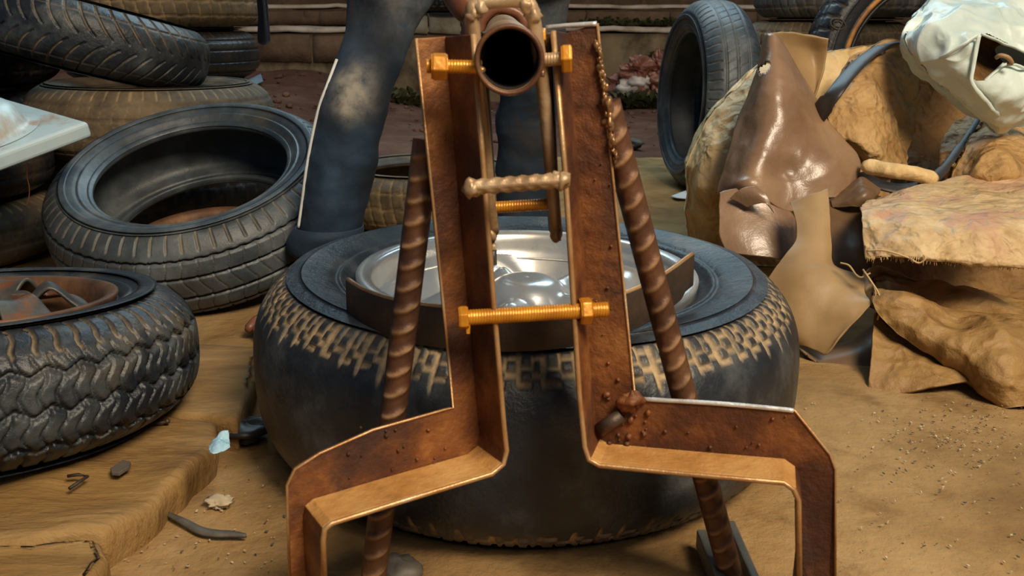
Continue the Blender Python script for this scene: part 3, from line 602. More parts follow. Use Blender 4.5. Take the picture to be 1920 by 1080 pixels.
# bolts
def threaded(p0, p1, r, m, parent, name='threaded_rod', pitch=0.0026):
    p0 = Vector(p0); p1 = Vector(p1); a, u, v = basis(p1-p0); L = (p1-p0).length; ns = int(L/pitch*4); n = 18; vs = []
    for i in range(ns+1):
        for k in range(n):
            th = 2*PI*k/n; ph = frac(L*i/ns/pitch+k/n); rr = r*(0.93+0.10*abs(2*ph-1)); vs.append(p0+a*(L*i/ns)+(u*math.cos(th)+v*math.sin(th))*rr)
    F = grid_faces(ns+1, n, wrap_v=True).tolist()+[tuple(range(n))[::-1], tuple(ns*n+k for k in range(n))]
    return obj(name, vs, F, M[m], parent)
def hexnut(c, axis, r, h, parent, name='hex_nut', m='bolt', turn=0.2):
    a, u, v = basis(axis); c = Vector(c); rings = ((-h/2, 0.88), (-h/2+h*0.14, 1.0), (h/2-h*0.14, 1.0), (h/2, 0.88)); vs = []
    for (z, q) in rings:
        for k in range(6): vs.append(c+a*z+(u*math.cos(turn+k*PI/3)+v*math.sin(turn+k*PI/3))*r*q)
    F = grid_faces(4, 6, wrap_v=True).tolist()+[tuple(range(6))[::-1], tuple(18+k for k in range(6))]
    return bevel(obj(name, vs, F, M[m], parent, False), 0.0008, 2)
# pivot bolts through the top of the uprights
e0, e1 = atY(812, 124, 0.800), atY(902, 126, 0.804)
threaded(atY(800, 124, 0.800), e1, 0.0060, 'bolt', jk, 'pivot_bolt'); hexnut(atY(824, 125, 0.800), e1-e0, 0.0120, 0.0140, jk)
e2, e3 = atY(1012, 113, 0.822), atY(1074, 109, 0.820)
threaded(e2, atY(1064, 109, 0.820), 0.0060, 'rod', jk, 'pivot_bolt'); hexnut(atY(1063, 110, 0.820), e3-e2, 0.0135, 0.0095, jk, turn=0.0)
hexnut(atY(1015, 70, 0.845), e3-e2, 0.0085, 0.009, jk, turn=0.3)
# lower tie bolt between the uprights
q0, q1 = atY(866, 596, 0.800), atY(1140, 580, 0.816)
threaded(q0, q1, 0.0075, 'bolt', jk, 'tie_bolt'); hexnut(atY(869, 596, 0.800), q1-q0, 0.0115, 0.009, jk, 'bolt_head', turn=0.5); hexnut(atY(1098, 583, 0.8135), q1-q0, 0.0130, 0.0115, jk, turn=0.1)
vs, fs = prism([atY(872, 600, 0.795), atY(882, 600, 0.796), atY(881, 626, 0.796), atY(875, 626, 0.795)], (0, 1, 0), 0.003); obj('rust_flake', vs, fs, M['bolt'], jk, False)
# twisted cross rod and upper link bolt
rebar(atY(884, 351, 0.778), atY(1052, 338, 0.776), 0.0072, 'cross_rod', 0.0115, 'rod')
for (x, y, Y) in ((886, 351, 0.780), (1052, 338, 0.778)):
    vs, fs = blob(tuple(atY(x, y, Y)), 0.0085, int(x), 10, 0.35); obj('weld_lump', vs, fs, M['rod'], jk)
threaded(atY(925, 389, 0.872), atY(1040, 382, 0.872), 0.0058, 'bolt', jk, 'link_bolt'); hexnut(atY(1042, 380, 0.872), (1, 0, 0.05), 0.0095, 0.007, jk)
# lever: pipe, welded rod hoop round it, two link bars
pa, pb = atY(955, 113, 0.775), Vector((-0.022, 1.98, 0.588))
PR = 0.0283
a, u, v = basis(pb-pa); n = 48
L = (pb-pa).length
prof = [(PR, 0.0), (PR, 0.11), (PR*1.03, 0.115), (PR*1.03, 0.15), (PR, 0.155), (PR, 0.26), (PR*1.02, 0.265), (PR, 0.27), (PR, L), (PR-0.0035, L), (PR-0.0035, 0.004), (PR-0.002, 0.0), (PR, 0.0)]
vs = [pa+a*z+(u*math.cos(2*PI*k/n)+v*math.sin(2*PI*k/n))*r for (r, z) in prof for k in range(n)]
F = grid_faces(len(prof), n, wrap_v=True).tolist()+[tuple(8*n+k for k in range(n))]  # last face: unseen cap added at the far end to keep the bore dark
lever = obj('lever_pipe', vs, F, M['rod'], jk)
vs, fs = tube([pa+a*0.001+(u*math.cos(t)+v*math.sin(t))*(PR-0.0012) for t in np.linspace(0, 2*PI, 60, endpoint=False)], 0.0022, 8, closed=True); obj('pipe_rim', vs, fs, M['rebar'], lever)
vs = [pa+a*z+(u*math.cos(2*PI*k/n)+v*math.sin(2*PI*k/n))*(PR-0.0042) for z in (0.006, L) for k in range(n)]; obj('pipe_bore', vs, grid_faces(2, n, wrap_v=True)[:, ::-1], M['pipe_in'], lever)
hoop = [atY(924, 436, 0.868), atY(916, 360, 0.856), atY(905, 230, 0.838), atY(893, 120, 0.826), atY(886, 28, 0.818), atY(892, 9, 0.818), atY(925, 3, 0.818), atY(975, 1, 0.818), atY(992, 8, 0.818), atY(999, 26, 0.818), atY(1009, 90, 0.822), atY(1022, 200, 0.835), atY(1034, 330, 0.85), atY(1043, 436, 0.866)]
def resample(P, k=6):
    G = catmull([[p] * 2 for p in P], (len(P)-1)*k+1, 2)[:, 0]; return [Vector(x) for x in G]
vs, fs = tube(resample(hoop, 5), 0.0062, 12); obj('rod_hoop', vs, fs, M['rod'], jk)
for (x0, x1) in ((884, 921), (1046, 1049)):
    pass
vs, fs = box_between(atY(884, 60, 0.842), atY(912, 442, 0.880), (1, 0, 0), (0, 1, 0), 0.012, 0.030); bevel(obj('link_bar', vs, fs, M['dark_steel'], jk, False), 0.002)
vs, fs = box_between(atY(1008, 60, 0.842), atY(1030, 438, 0.880), (1, 0, 0), (0, 1, 0), 0.012, 0.030); bevel(obj('link_bar', vs, fs, M['dark_steel'], jk, False), 0.002)
for (x, y) in ((922, 440), (1042, 438)):
    vs, fs = blob(tuple(atY(x, y, 0.866)), 0.0072, x, 10, 0.3, (0.9, 1, 1.1)); obj('weld_lump', vs, fs, M['rod'], jk)
for (x, y) in ((888, 27), (900, 12), (990, 10), (1000, 30)):
    vs, fs = blob(tuple(atY(x, y, 0.816)), 0.0068, x, 10, 0.35); obj('weld_lump', vs, fs, M['rod'], jk)
for (x, y, Y) in ((898, 120, 0.792), (902, 131, 0.782), (1012, 104, 0.790), (1016, 138, 0.785)):
    vs, fs = blob(tuple(atY(x, y, Y)), 0.0032, x, 8, 0.3); obj('weld_lump', vs, fs, M['weld'], jk)
# curved bead shoe pressed on the tyre beside the rim, and the strut behind the left upright that carries it
top = [atY(652, 524, 1.047), atY(690, 546, 1.005), atY(760, 566, 0.965), atY(860, 578, 0.938), atY(960, 581, 0.928), atY(1060, 574, 0.936), atY(1160, 553, 0.968), atY(1235, 520, 1.02), atY(1298, 476, 1.105)]
top = resample(top, 8); bot = [p+Vector((0, -0.004, -0.046 if 3 < i < len(top)-3 else -0.040)) for i, p in enumerate(top)]
k = len(top)
shoe = obj('bead_shoe', top+bot, [(i, i+1, k+i+1, k+i) for i in range(k-1)], M['dark_steel'], jk, True); solid(shoe, 0.007, 0); bevel(shoe, 0.0012)
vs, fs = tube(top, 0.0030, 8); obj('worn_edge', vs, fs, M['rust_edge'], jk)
vs, fs = box_between(atY(856, 470, 0.868), atY(872, 596, 0.948), (1, 0, 0), (0, 1, 0), 0.025, 0.010); bevel(obj('shoe_strut', vs, fs, M['dark_steel'], jk, False), 0.0015)
# grey flat bars of the base
for (p, q, wd) in (((1306, 992), (1352, 1110), 0.012), ((1362, 975), (1420, 1110), 0.010)):
    A = atZ(*p, 0.026); B = atZ(*q, 0.026); vs, fs = box_between(A, B, Vector((1, 0, 0)), (0, 0, -1), wd, 0.024); bevel(obj('base_bar', vs, fs, M['grey_steel'], jk, False), 0.002)
vs, fs = blob(tuple(atZ(750, 1072, 0.018)), 0.021, 5, 14, 0.2, (1.1, 1, 0.85)); tag(obj('stone', vs, fs, M['chip']), 'rounded grey stone on the floor behind the left rebar foot', 'stone')

# ------------------------------------------------------------------ the person working the lever
hipz = 0.80
px = lambda x, y, Y: atY(x, y, Y)
aL, kL, hL = Vector((-0.395, 1.86, 0.085)), atY(672, 172, 1.845), Vector((-0.185, 1.97, 0.86))
aR, kR, hR = Vector((0.033, 2.38, 0.085)), atY(992, 190, 2.26), Vector((0.0, 2.08, 0.86))
pel = Vector((-0.085, 2.04, 0.90)); chest = Vector((-0.10, 1.89, 1.18)); neck = Vector((-0.10, 1.77, 1.39)); head = Vector((-0.10, 1.67, 1.51))
shL, shR = Vector((-0.275, 1.82, 1.32)), Vector((0.085, 1.82, 1.32))
handL = Vector((-0.062, 1.52, 0.606)); wrL = Vector((-0.105, 1.59, 0.665)); elL = Vector((-0.30, 1.76, 0.98))
elR, wrR = Vector((0.20, 1.86, 1.06)), Vector((0.13, 1.90, 0.84)); handR = Vector((0.09, 1.93, 0.77))
pt = thing('person', 'person in rolled navy trousers and dark sandals gripping the far end of the pipe', 'person', (-0.1, 2.0, 0))
def skinned(name, V, E, R, mat, parent, lvl=2, root=0):
    m = bpy.data.meshes.new(name); m.from_pydata([tuple(Vector(v)-origin(parent)) for v in V], E, []); o = bpy.data.objects.new(name, m); C.objects.link(o)
    s = o.modifiers.new('skin', 'SKIN'); s.use_smooth_shade = True; s.branch_smoothing = 0.6
    for i, r in enumerate(R): d = m.skin_vertices[0].data[i]; d.radius = (r, r) if not isinstance(r, tuple) else r; d.use_root = (i == root)
    b = o.modifiers.new('smooth', 'SUBSURF'); b.levels = lvl; b.render_levels = lvl
    dg = bpy.context.evaluated_depsgraph_get(); me = bpy.data.meshes.new_from_object(o.evaluated_get(dg))
    vs = [tuple(v.co) for v in me.vertices]; fs = [tuple(p.vertices) for p in me.polygons]; bpy.data.objects.remove(o); return vs, fs
V = [pel, (pel+chest)/2, chest, neck, head, head+Vector((0, -0.01, 0.09)), shL, elL, wrL, shR, elR, wrR, hL, kL, aL, hR, kR, aR, handL, handR,
     aL+Vector((-0.035, -0.08, -0.035)), aL+Vector((-0.075, -0.165, -0.055)), aR+Vector((0.02, -0.09, -0.035)), aR+Vector((0.04, -0.18, -0.055)), aL+Vector((0.012, 0.03, -0.045)), aR+Vector((-0.01, 0.03, -0.045)), head+Vector((0, -0.03, -0.06))]
E_ = [(0, 1), (1, 2), (2, 3), (3, 26), (26, 4), (4, 5), (2, 6), (6, 7), (7, 8), (2, 9), (9, 10), (10, 11), (0, 12), (12, 13), (13, 14), (0, 15), (15, 16), (16, 17), (8, 18), (11, 19), (14, 20), (20, 21), (17, 22), (22, 23), (14, 24), (17, 25)]
R_ = [.13, .12, .14, .055, .085, .05, .06, .042, .028, .06, .042, .028, .062, .044, .034, .062, .044, .034, (.034, .028), (.034, .028), .036, .036, .036, .036, .034, .034, .07]
vs, fs = skinned('body', V, E_, R_, None, pt); bm = MB(); bm.add((vs, fs))
def finger(pts, r): 
    P = resample([Vector(p) for p in pts], 4); n_ = len(P); v_, f_ = tube(P, [r*(1-0.25*i/(n_-1)) if i < n_-1 else r*0.45 for i in range(n_)], 10); return [Vector(x)-origin(pt) for x in v_], f_
for k, (dz, ln) in enumerate(((0.0, 1.0), (0.020, 1.07), (0.040, 1.0), (0.058, 0.85))):     # four fingers closed round the pipe
    c = pa+a*((handL.y-0.030+dz-pa.y)/a.y); rr = PR+0.010; W3 = lambda t: c+(Vector((math.cos(t), 0, math.sin(t))))*rr
    bm.add(finger([W3(math.radians(185)), W3(math.radians(150)), W3(math.radians(105)), W3(math.radians(105-55*ln)), W3(math.radians(105-95*ln))], 0.0098*(0.85 if k == 3 else 1)))
c = pa+a*((handL.y-0.05-pa.y)/a.y); W3 = lambda t, r_: c+Vector((math.cos(t), 0, math.sin(t)))*r_
bm.add(finger([W3(math.radians(190), PR+0.016), W3(math.radians(215), PR+0.013)+Vector((0, -0.012, 0)), W3(math.radians(255), PR+0.010)+Vector((0, -0.016, 0)), W3(math.radians(290), PR+0.009)+Vector((0, -0.016, 0))], 0.0112))
vs2, fs2 = blob(tuple(Vector((c.x-PR-0.018, c.y+0.06, c.z-0.004))-origin(pt)), 0.046, 4, 14, 0.10, (0.50, 1.1, 1.05)); bm.add((vs2, fs2))
for k in range(5):                                                         # the other hand, resting open on the thigh
    b0 = handR+Vector((-0.028+0.014*k, 0, -0.015)) if k < 4 else handR+Vector((-0.028, 0.01, 0.01))
    bm.add(finger([b0, b0+Vector((0, -0.012, -0.028)), b0+Vector((0, -0.010, -0.052-0.006*(k in (1, 2)))), b0+Vector((0, 0.004, -0.070-0.006*(k in (1, 2))))] if k < 4 else [b0, b0+Vector((-0.022, -0.012, -0.012)), b0+Vector((-0.030, -0.018, -0.036))], 0.009 if k < 4 else 0.0105))
for (f0, d) in ((aL+Vector((-0.075, -0.165, -0.055)), Vector((-0.036, -0.085, 0)).normalized()), (aR+Vector((0.04, -0.18, -0.055)), Vector((0.02, -0.09, 0)).normalized())):
    sd = Vector((-d.y, d.x, 0))
    for k in range(5):
        b0 = f0+sd*(-0.032+0.016*k)+Vector((0, 0, -0.004)); ln = (0.042, 0.040, 0.036, 0.030, 0.026)[k if f0.x < 0 else k]
        bm.add(finger([b0-d*0.01, b0+d*0.012+Vector((0, 0, 0.004)), b0+d*ln+Vector((0, 0, -0.006))], 0.0125 if k == 0 else 0.0095))
# face and ears as part of the same surface
for (off, r, sq) in ((Vector((0, -0.092, -0.012)), 0.018, (0.7, 0.9, 1.3)), (Vector((0, -0.082, -0.052)), 0.02, (1.2, 0.5, 0.5)), (Vector((-0.088, 0.0, -0.01)), 0.024, (0.4, 0.8, 1.2)), (Vector((0.088, 0.0, -0.01)), 0.024, (0.4, 0.8, 1.2))):
    bm.add(blob(tuple(head+off-origin(pt)), r, 1, 10, 0.05, sq))
body = obj('body', bm.v, bm.f, M['skin'], pt, local=True)
for s_ in (-1, 1): vs, fs = blob(tuple(head+Vector((0.032*s_, -0.078, 0.012))), 0.012, 1, 10, 0); obj('eye', vs, fs, M['eye'], pt)
vs, fs = blob(tuple(head+Vector((0, 0.018, 0.045))), 0.098, 2, 18, 0.06, (0.92, 1, 0.85)); obj('hair', vs, fs, M['hair'], pt)
def loft(name, rows, mat, ny=0.9, n=40, up=5, wr=0.006, seed=3, parent=pt, thick=0.003, knee=None):
    """rows of (left px, right px, py, depth) -> cloth tube round a limb"""
    A = np.array(rows, float); G = catmull([[tuple(r[:3]), tuple(r[:3])] for r in A], (len(A)-1)*up+1, 2)[:, 0]; Yd = catmull([[(r[3], 0, 0)]*2 for r in A], (len(A)-1)*up+1, 2)[:, 0, 0]
    vs = []
    for g, Y in zip(G, Yd):
        l, r = atY(g[0], g[2], Y), atY(g[1], g[2], Y); c = (l+r)/2; rx = (r.x-l.x)/2
        for k in range(n): t = 2*PI*k/n; vs.append((c.x+rx*math.cos(t), c.y+rx*ny*math.sin(t), c.z))
    P = np.array(vs); m = len(G); cen = P.reshape(m, n, 3).mean(1, keepdims=True); d = (P.reshape(m, n, 3)-cen); d = d/np.linalg.norm(d, axis=-1, keepdims=True)
    s = (fbm(P*np.array([1, 1, 0.8]), 8, 3, seed)*wr+ridged(P*np.array([0.8, 1, 1.5]), 7, 3, seed+4)*wr*0.5).reshape(m, n, 1)
    Q = (P.reshape(m, n, 3)+d*s).reshape(-1, 3)
    dd = 0.30*np.clip((P[:, 2]-0.50)/0.12, 0, 1)*(0.7+0.3*fbm(P, 6, 3, 5))
    if knee is not None:
        e = (P-np.array(knee))/np.array([0.040, 0.075, 0.042]); dd = np.maximum(dd, np.clip(1.7*np.exp(-(e*e).sum(1))+0.5*fbm(P, 22, 3, 9)*np.exp(-0.5*(e*e).sum(1)), 0, 1))
    o = obj(name, Q, grid_faces(m, n, wrap_v=True)[:, ::-1], mat, parent, attr=np.clip(dd, 0, 1)); solid(o, thick, 0); return o
legrow = [(655, 822, -30, 1.93), (653, 808, 0, 1.92), (648, 782, 50, 1.90), (634, 758, 110, 1.87), (615, 742, 160, 1.845), (602, 733, 195, 1.84), (590, 720, 245, 1.845), (578, 707, 310, 1.85), (570, 692, 370, 1.855), (563, 678, 420, 1.86), (560, 668, 452, 1.86)]
tl = loft('trouser_leg', legrow, M['denim'], seed=3, up=10, n=72, wr=0.009, knee=tuple(atY(662, 172, 1.775)))
tr = loft('trouser_leg', [(948, 1078, -40, 2.16), (950, 1064, 0, 2.18), (948, 1058, 60, 2.20), (944, 1050, 130, 2.23), (938, 1042, 190, 2.26), (934, 1038, 220, 2.28), (938, 1036, 260, 2.30), (936, 1034, 330, 2.34), (934, 1032, 400, 2.37), (936, 1028, 440, 2.38)], M['denim'], seed=12, up=10, n=72, wr=0.008)
# hips of the trousers (above the frame) and the shirt
def ringloft(name, rings, mat, n=40, wr=0.004, seed=8):
    vs = []
    for (c, rx, ry) in rings:
        for k in range(n): t = 2*PI*k/n; vs.append((c[0]+rx*math.cos(t), c[1]+ry*math.sin(t), c[2]))
    P = np.array(vs); m = len(rings); G = catmull([[tuple(P[i*n+k]) for k in range(n)] for i in range(m)], m*6, n); P = G.reshape(-1, 3); P = P+0.0*P; P[:, :2] += (fbm(P, 9, 3, seed)*wr)[:, None]
    o = obj(name, P, grid_faces(m*6, n, wrap_v=True)[:, ::-1], mat, pt); solid(o, 0.003, 0); return o
ringloft('trouser_hips', [((-0.07, 2.04, 0.80), 0.19, 0.15), ((-0.08, 2.045, 0.86), 0.185, 0.145), ((-0.088, 2.045, 0.95), 0.17, 0.13), ((-0.09, 2.04, 1.0), 0.165, 0.125)], M['denim'])
for rows_, sd in (([((hL.x+0.0, hL.y, 0.87), 0.10, 0.11), ((-0.20, 1.97, 0.75), 0.10, 0.105), ((-0.235, 1.935, 0.66), 0.088, 0.09)], 4), ([((0.0, 2.08, 0.87), 0.10, 0.11), ((0.02, 2.11, 0.76), 0.095, 0.10), ((0.055, 2.15, 0.66), 0.082, 0.085)], 6)):
    ringloft('trouser_thigh', rows_, M['denim'], seed=sd)
ringloft('shirt', [((-0.09, 2.04, 0.94), 0.175, 0.135), ((-0.09, 1.98, 1.06), 0.165, 0.13), ((-0.10, 1.89, 1.21), 0.19, 0.135), ((-0.10, 1.815, 1.34), 0.175, 0.11), ((-0.10, 1.775, 1.39), 0.07, 0.065)], M['shirt'])
for (s0, e0_) in ((shL, elL), (shR, elR)):
    P = [s0+(e0_-s0)*t for t in (0, .3, .6, .8)]; vs, fs = tube(P, [0.075, 0.068, 0.06, 0.06], 20, cap=False); solid(obj('sleeve', vs, fs, M['shirt'], pt), 0.003, 0)
# cuffs rolled up, flaring at the heel side
cf = loft('trouser_cuff', [(557, 676, 424, 1.855), (548, 676, 436, 1.855), (541, 668, 452, 1.86), (545, 662, 468, 1.86), (553, 658, 474, 1.86)], M['denim'], seed=5, up=5, wr=0.003, n=48, thick=0.006)
loft('trouser_cuff', [(930, 1038, 402, 2.37), (927, 1040, 418, 2.37), (928, 1038, 442, 2.38), (934, 1032, 450, 2.38)], M['denim'], seed=6, up=5, wr=0.003, thick=0.006)
# white side stripe down the outer seam of the near leg
sp = []
for i, r in enumerate(legrow[3:-1]):
    l = atY(r[0], r[2], r[3]); rx = (atY(r[1], r[2], r[3]).x-l.x)/2; sp.append(l+Vector((0.004, -0.036, 0)))
sp = resample(sp, 8); vs, fs = tube(sp, 0.0034, 8, squash=0.8); obj('side_stripe', vs, fs, M['stripe'], pt)
# sandals
for (ak, fd) in ((aL, Vector((-0.036, -0.085, 0)).normalized()), (aR, Vector((0.02, -0.09, 0)).normalized())):
    sd = Vector((-fd.y, fd.x, 0)); base = Vector((ak.x, ak.y, 0.003)); P = []
    for t in np.linspace(0, 2*PI, 28, endpoint=False):
        u_ = 0.085+0.150*math.cos(t); w_ = (0.046+0.008*math.cos(t))*math.sin(t); P.append(base+fd*u_+sd*w_)
    so_ = obj('sandal', *prism(P, (0, 0, 1), 0.020), M['sandal'], pt, False); bevel(so_, 0.004)
    st = [base+fd*0.13+sd*(-0.052)+Vector((0, 0, 0.015)), base+fd*0.125+sd*(-0.04)+Vector((0, 0, 0.055)), base+fd*0.12+Vector((0, 0, 0.080)), base+fd*0.125+sd*0.04+Vector((0, 0, 0.055)), base+fd*0.13+sd*0.052+Vector((0, 0, 0.015))]
    vs, fs = tube(resample(st, 6), 0.013, 10, squash=0.35); obj('sandal_strap', vs, fs, M['sandal'], so_)

# ------------------------------------------------------------------ dusty wooden planks under the left wheel
def plank(label, poly, z0, z1, seed, amp=0.006, res=0.011, name='wooden_plank'):
    """thick worn board: polygon footprint, lumpy top, eroded edges"""
    P = [Vector((p[0], p[1], 0)) for p in poly]; cen = sum(P, Vector())/len(P); out = []
    for i in range(len(P)):
        A, B = P[i], P[(i+1) % len(P)]; m_ = max(2, int((B-A).length/res))
        out += [A.lerp(B, k/m_) for k in range(m_)]
    n = len(out); rings = []; E = np.array(out); c = np.array(cen)
    jit = fbm(E, 16, 3, seed)*0.010
    dirs = E-c; dirs = dirs/np.linalg.norm(dirs, axis=1, keepdims=True)
    for (sc, z, e) in ((1, z0, -0.006), (1, z0+(z1-z0)*0.5, 0.0), (1, z1-0.010, 0.0), (1, z1-0.003, -0.004), (1, z1, -0.012), (0.9, z1, 0), (0.8, z1, 0), (0.7, z1, 0), (0.6, z1, 0), (0.5, z1, 0), (0.4, z1, 0), (0.3, z1, 0), (0.2, z1, 0), (0.1, z1, 0), (0.0, z1, 0)):
        q = c+(E-c+dirs*((e+jit*(1 if z > z0 else .3))[:, None] if hasattr(e, '__len__') else (jit+e)[:, None]))*sc; q = q.copy(); q[:, 2] = z; rings.append(q)
    Q = np.vstack(rings); k = len(rings); top = (Q[:, 2] >= z1-0.011)
    Q[:, 2] += top*(fbm(Q*np.array([0.7, 1.3, 1]), 13, 4, seed+2)*amp)
    F = grid_faces(k, n, wrap_v=True)
    o = obj(name, Q, F[:, ::-1], M['wood']); tag(o, label, 'plank', 'planks under the left wheel'); return o
g = lambda x, y, z: atZ(x, y, z)
plank('tan board nearest the grey tyre, topmost of the three planks by the floor', [g(180, 690, .050), g(345, 640, .050), g(486, 646, .050), g(484, 700, .050), g(442, 786, .050), g(290, 778, .050)], -0.004, 0.050, 3, 0.003)
plank('long brown plank beside the black tyre with a rubber chip on it', [g(-120, 800, .050), g(120, 765, .050), g(300, 782, .050), g(412, 786, .050), g(388, 840, .050), g(310, 915, .050), g(196, 1000, .050), g(60, 1012, .050), g(-140, 1022, .050)], -0.004, 0.050, 9, 0.006)
plank('short thick board at the bottom corner, in front of the long brown plank', [g(-140, 1030, .052), g(60, 1018, .052), g(192, 1006, .052), g(204, 1040, .052), g(120, 1120, .052), g(-120, 1160, .052)], -0.004, 0.052, 15, 0.004)
# ------------------------------------------------------------------ white basin, upside down
A, Bf, Ck = atY(166, 228, 1.90), atY(0, 288, 1.75), atY(45, 205, 2.0)
ub = (Bf-A).normalized(); uc = (Ck-A).normalized(); un = ub.cross(uc).normalized(); un = un if un.z > 0 else -un; uc = (un.cross(ub)*(1 if un.cross(ub).dot(uc) > 0 else -1)).normalized()
bs = thing('basin', 'chipped white enamel basin lying upside down beside the tilted grey tyre', 'basin', tuple(A+ub*0.22+uc*0.28-un*0.03))
vs, fs = prism([A, A+ub*0.48, A+ub*0.48+uc*0.52, A+uc*0.52], -un, 0.034); bevel(obj('rim_slab', vs, fs, M['enamel'], bs, False), 0.008, 3)
cb = onP(-62, 254, A, un); pr = smooth_prof([(0.0, 0.066), (0.06, 0.064), (0.092, 0.050), (0.108, 0.028), (0.119, 0.008), (0.140, 0.0015)], 5); vs = []
for r, z in pr:
    for k in range(64): t = 2*PI*k/64; vs.append(cb+ub*math.cos(t)*r+uc*math.sin(t)*r*0.95+un*z)
obj('bowl', vs, grid_faces(len(pr), 64, wrap_v=True), M['enamel'], bs)
wp = [atY(52, 306, 1.86), atY(51, 330, 1.862), atY(55, 352, 1.865), atY(54, 372, 1.87), atY(50, 384, 1.87)]
vs, fs = tube(resample(wp, 6), 0.0011, 6); tag(obj('copper_wire', vs, fs, M['copper']), 'thin copper wire hanging below the white basin', 'wire')
# ------------------------------------------------------------------ heap of sacks and sheets on the right
def lab(o, l, c, grp=None): return tag(o, l, c, grp or {'sack': 'sacks in the heap on the right', 'sheet': 'torn brown sheets in the heap on the right'}.get(c))
lab(cloth('sack', [[(1402, 158, 2.36), (1440, 120, 2.38), (1540, 106, 2.40), (1600, 92, 2.42), (1640, 84, 2.46)],
             [(1340, 212, 2.28), (1405, 205, 2.22), (1500, 180, 2.30), (1590, 150, 2.36), (1660, 160, 2.42)],
             [(1300, 288, 2.26), (1365, 285, 2.14), (1500, 290, 2.22), (1600, 260, 2.30), (1665, 260, 2.40)],
             [(1290, 355, 2.26), (1345, 350, 2.13), (1500, 380, 2.18), (1600, 370, 2.24), (1660, 360, 2.36)],
             [(1288, 425, 2.30), (1345, 430, 2.18), (1480, 450, 2.2), (1600, 450, 2.22), (1655, 450, 2.34)],
             [(1292, 470, 2.36), (1345, 490, 2.26), (1480, 500, 2.22), (1600, 500, 2.22), (1650, 500, 2.34)]], M['sack_pale'], nu=90, nv=90, wr=0.008, ws=8, crease=0.010, cs=8, pillow=0.22, seed=2),
    'pale tan sack bulging left behind the shiny brown sheet', 'sack')
lab(cloth('sheet', [[(1700, 110, 2.50), (1760, 120, 2.46), (1850, 190, 2.42), (1935, 230, 2.42)],
             [(1690, 190, 2.44), (1765, 200, 2.42), (1850, 240, 2.40), (1935, 280, 2.40)],
             [(1680, 270, 2.36), (1765, 280, 2.36), (1850, 300, 2.35), (1935, 330, 2.36)],
             [(1670, 330, 2.26), (1760, 335, 2.28), (1850, 345, 2.28), (1935, 360, 2.3)]], M['sack_brown'], wr=0.008, ws=7, crease=0.004, thick=0.004, seed=4),
    'dark brown cloth in shade beneath the white plastic sack', 'cloth')
lab(cloth('sack', [[(1622, 104, 2.22), (1645, 88, 2.22), (1675, 81, 2.23), (1704, 88, 2.26)],
             [(1580, 152, 2.13), (1625, 140, 2.11), (1672, 138, 2.14), (1706, 130, 2.21)],
             [(1552, 205, 2.06), (1610, 198, 2.05), (1668, 188, 2.09), (1719, 176, 2.18)],
             [(1566, 248, 2.04), (1615, 245, 2.02), (1670, 242, 2.07), (1717, 232, 2.15)],
             [(1604, 280, 2.04), (1638, 284, 2.01), (1672, 288, 2.05), (1706, 275, 2.10)],
             [(1640, 318, 2.05), (1658, 325, 2.02), (1676, 324, 2.03), (1694, 312, 2.06)]], M['sack'], nu=80, nv=80, wr=0.007, ws=9, crease=0.010, cs=10, pillow=0.12, seed=6),
    'crumpled golden tan sack standing pointed beneath the white plastic sack', 'sack')
lab(cloth('sack', [[(1548, 200, 2.12), (1590, 225, 2.10), (1630, 262, 2.10), (1660, 300, 2.10)],
             [(1545, 240, 2.08), (1590, 262, 2.05), (1630, 290, 2.06), (1672, 322, 2.07)],
             [(1560, 290, 2.06), (1595, 305, 2.03), (1630, 325, 2.03), (1670, 345, 2.05)],
             [(1580, 345, 2.06), (1600, 350, 2.04), (1632, 362, 2.03), (1665, 372, 2.05)]], M['sack'], wr=0.006, ws=9, crease=0.004, cs=9, pillow=0.08, seed=8),
    'low fold of tan sack between the shiny sheet and the rolled sheet', 'sack')
vs, fs = tube(resample([atY(1712, 79, 2.24), atY(1668, 83, 2.19), atY(1630, 103, 2.13), atY(1592, 139, 2.05), atY(1562, 178, 1.99), atY(1526, 225, 2.04)], 8), [0.005]*3+[0.011]*8+[0.019]*24+[0.024]*6, 16, squash=0.30)
tag(obj('inner_tube', vs, fs, M['rubber_thin']), 'flattened black inner tube strip draped across the tan sacks', 'inner tube')
vs, fs = tube(resample([atY(1850, 190, 2.22), atY(1830, 230, 2.12), atY(1800, 275, 2.02), atY(1768, 318, 1.94), atY(1735, 346, 1.90), atY(1690, 354, 1.90), atY(1645, 345, 1.92), atY(1612, 328, 1.97)], 8), [0.007]*16+[0.010]*8+[0.014]*8+[0.021]*25, 16, squash=0.30)
tag(obj('inner_tube', vs, fs, M['rubber_thin']), 'curved black inner tube running down from under the white sack', 'inner tube')
vs, fs = tube(resample([atY(1617, 312, 1.93), atY(1660, 318, 1.90), atY(1710, 326, 1.89), atY(1756, 334, 1.91)], 8), [0.010, 0.013]+[0.0155]*21+[0.012, 0.008], 18)
P = np.array([tuple(x) for x in vs]); P += (fbm(P, 25, 3, 3)*0.002)[:, None]
tag(obj('rolled_sheet', P, fs, M['sack_pale']), 'tan rolled up sheet lying on the black inner tube', 'sheet')
lab(cloth('sack', [[(1850, 232, 2.16), (1880, 226, 2.16), (1940, 236, 2.16)],
             [(1826, 262, 2.06), (1870, 252, 2.04), (1950, 262, 2.05)],
             [(1800, 300, 1.98), (1862, 285, 1.92), (1955, 295, 1.93)],
             [(1790, 335, 1.95), (1855, 325, 1.87), (1955, 330, 1.88)],
             [(1800, 350, 1.96), (1855, 348, 1.89), (1955, 352, 1.90)]], M['sack'], wr=0.007, ws=9, crease=0.010, cs=9, pillow=0.2, seed=11),
    'plump tan sack below the white plastic sack, right of the black tube', 'sack')
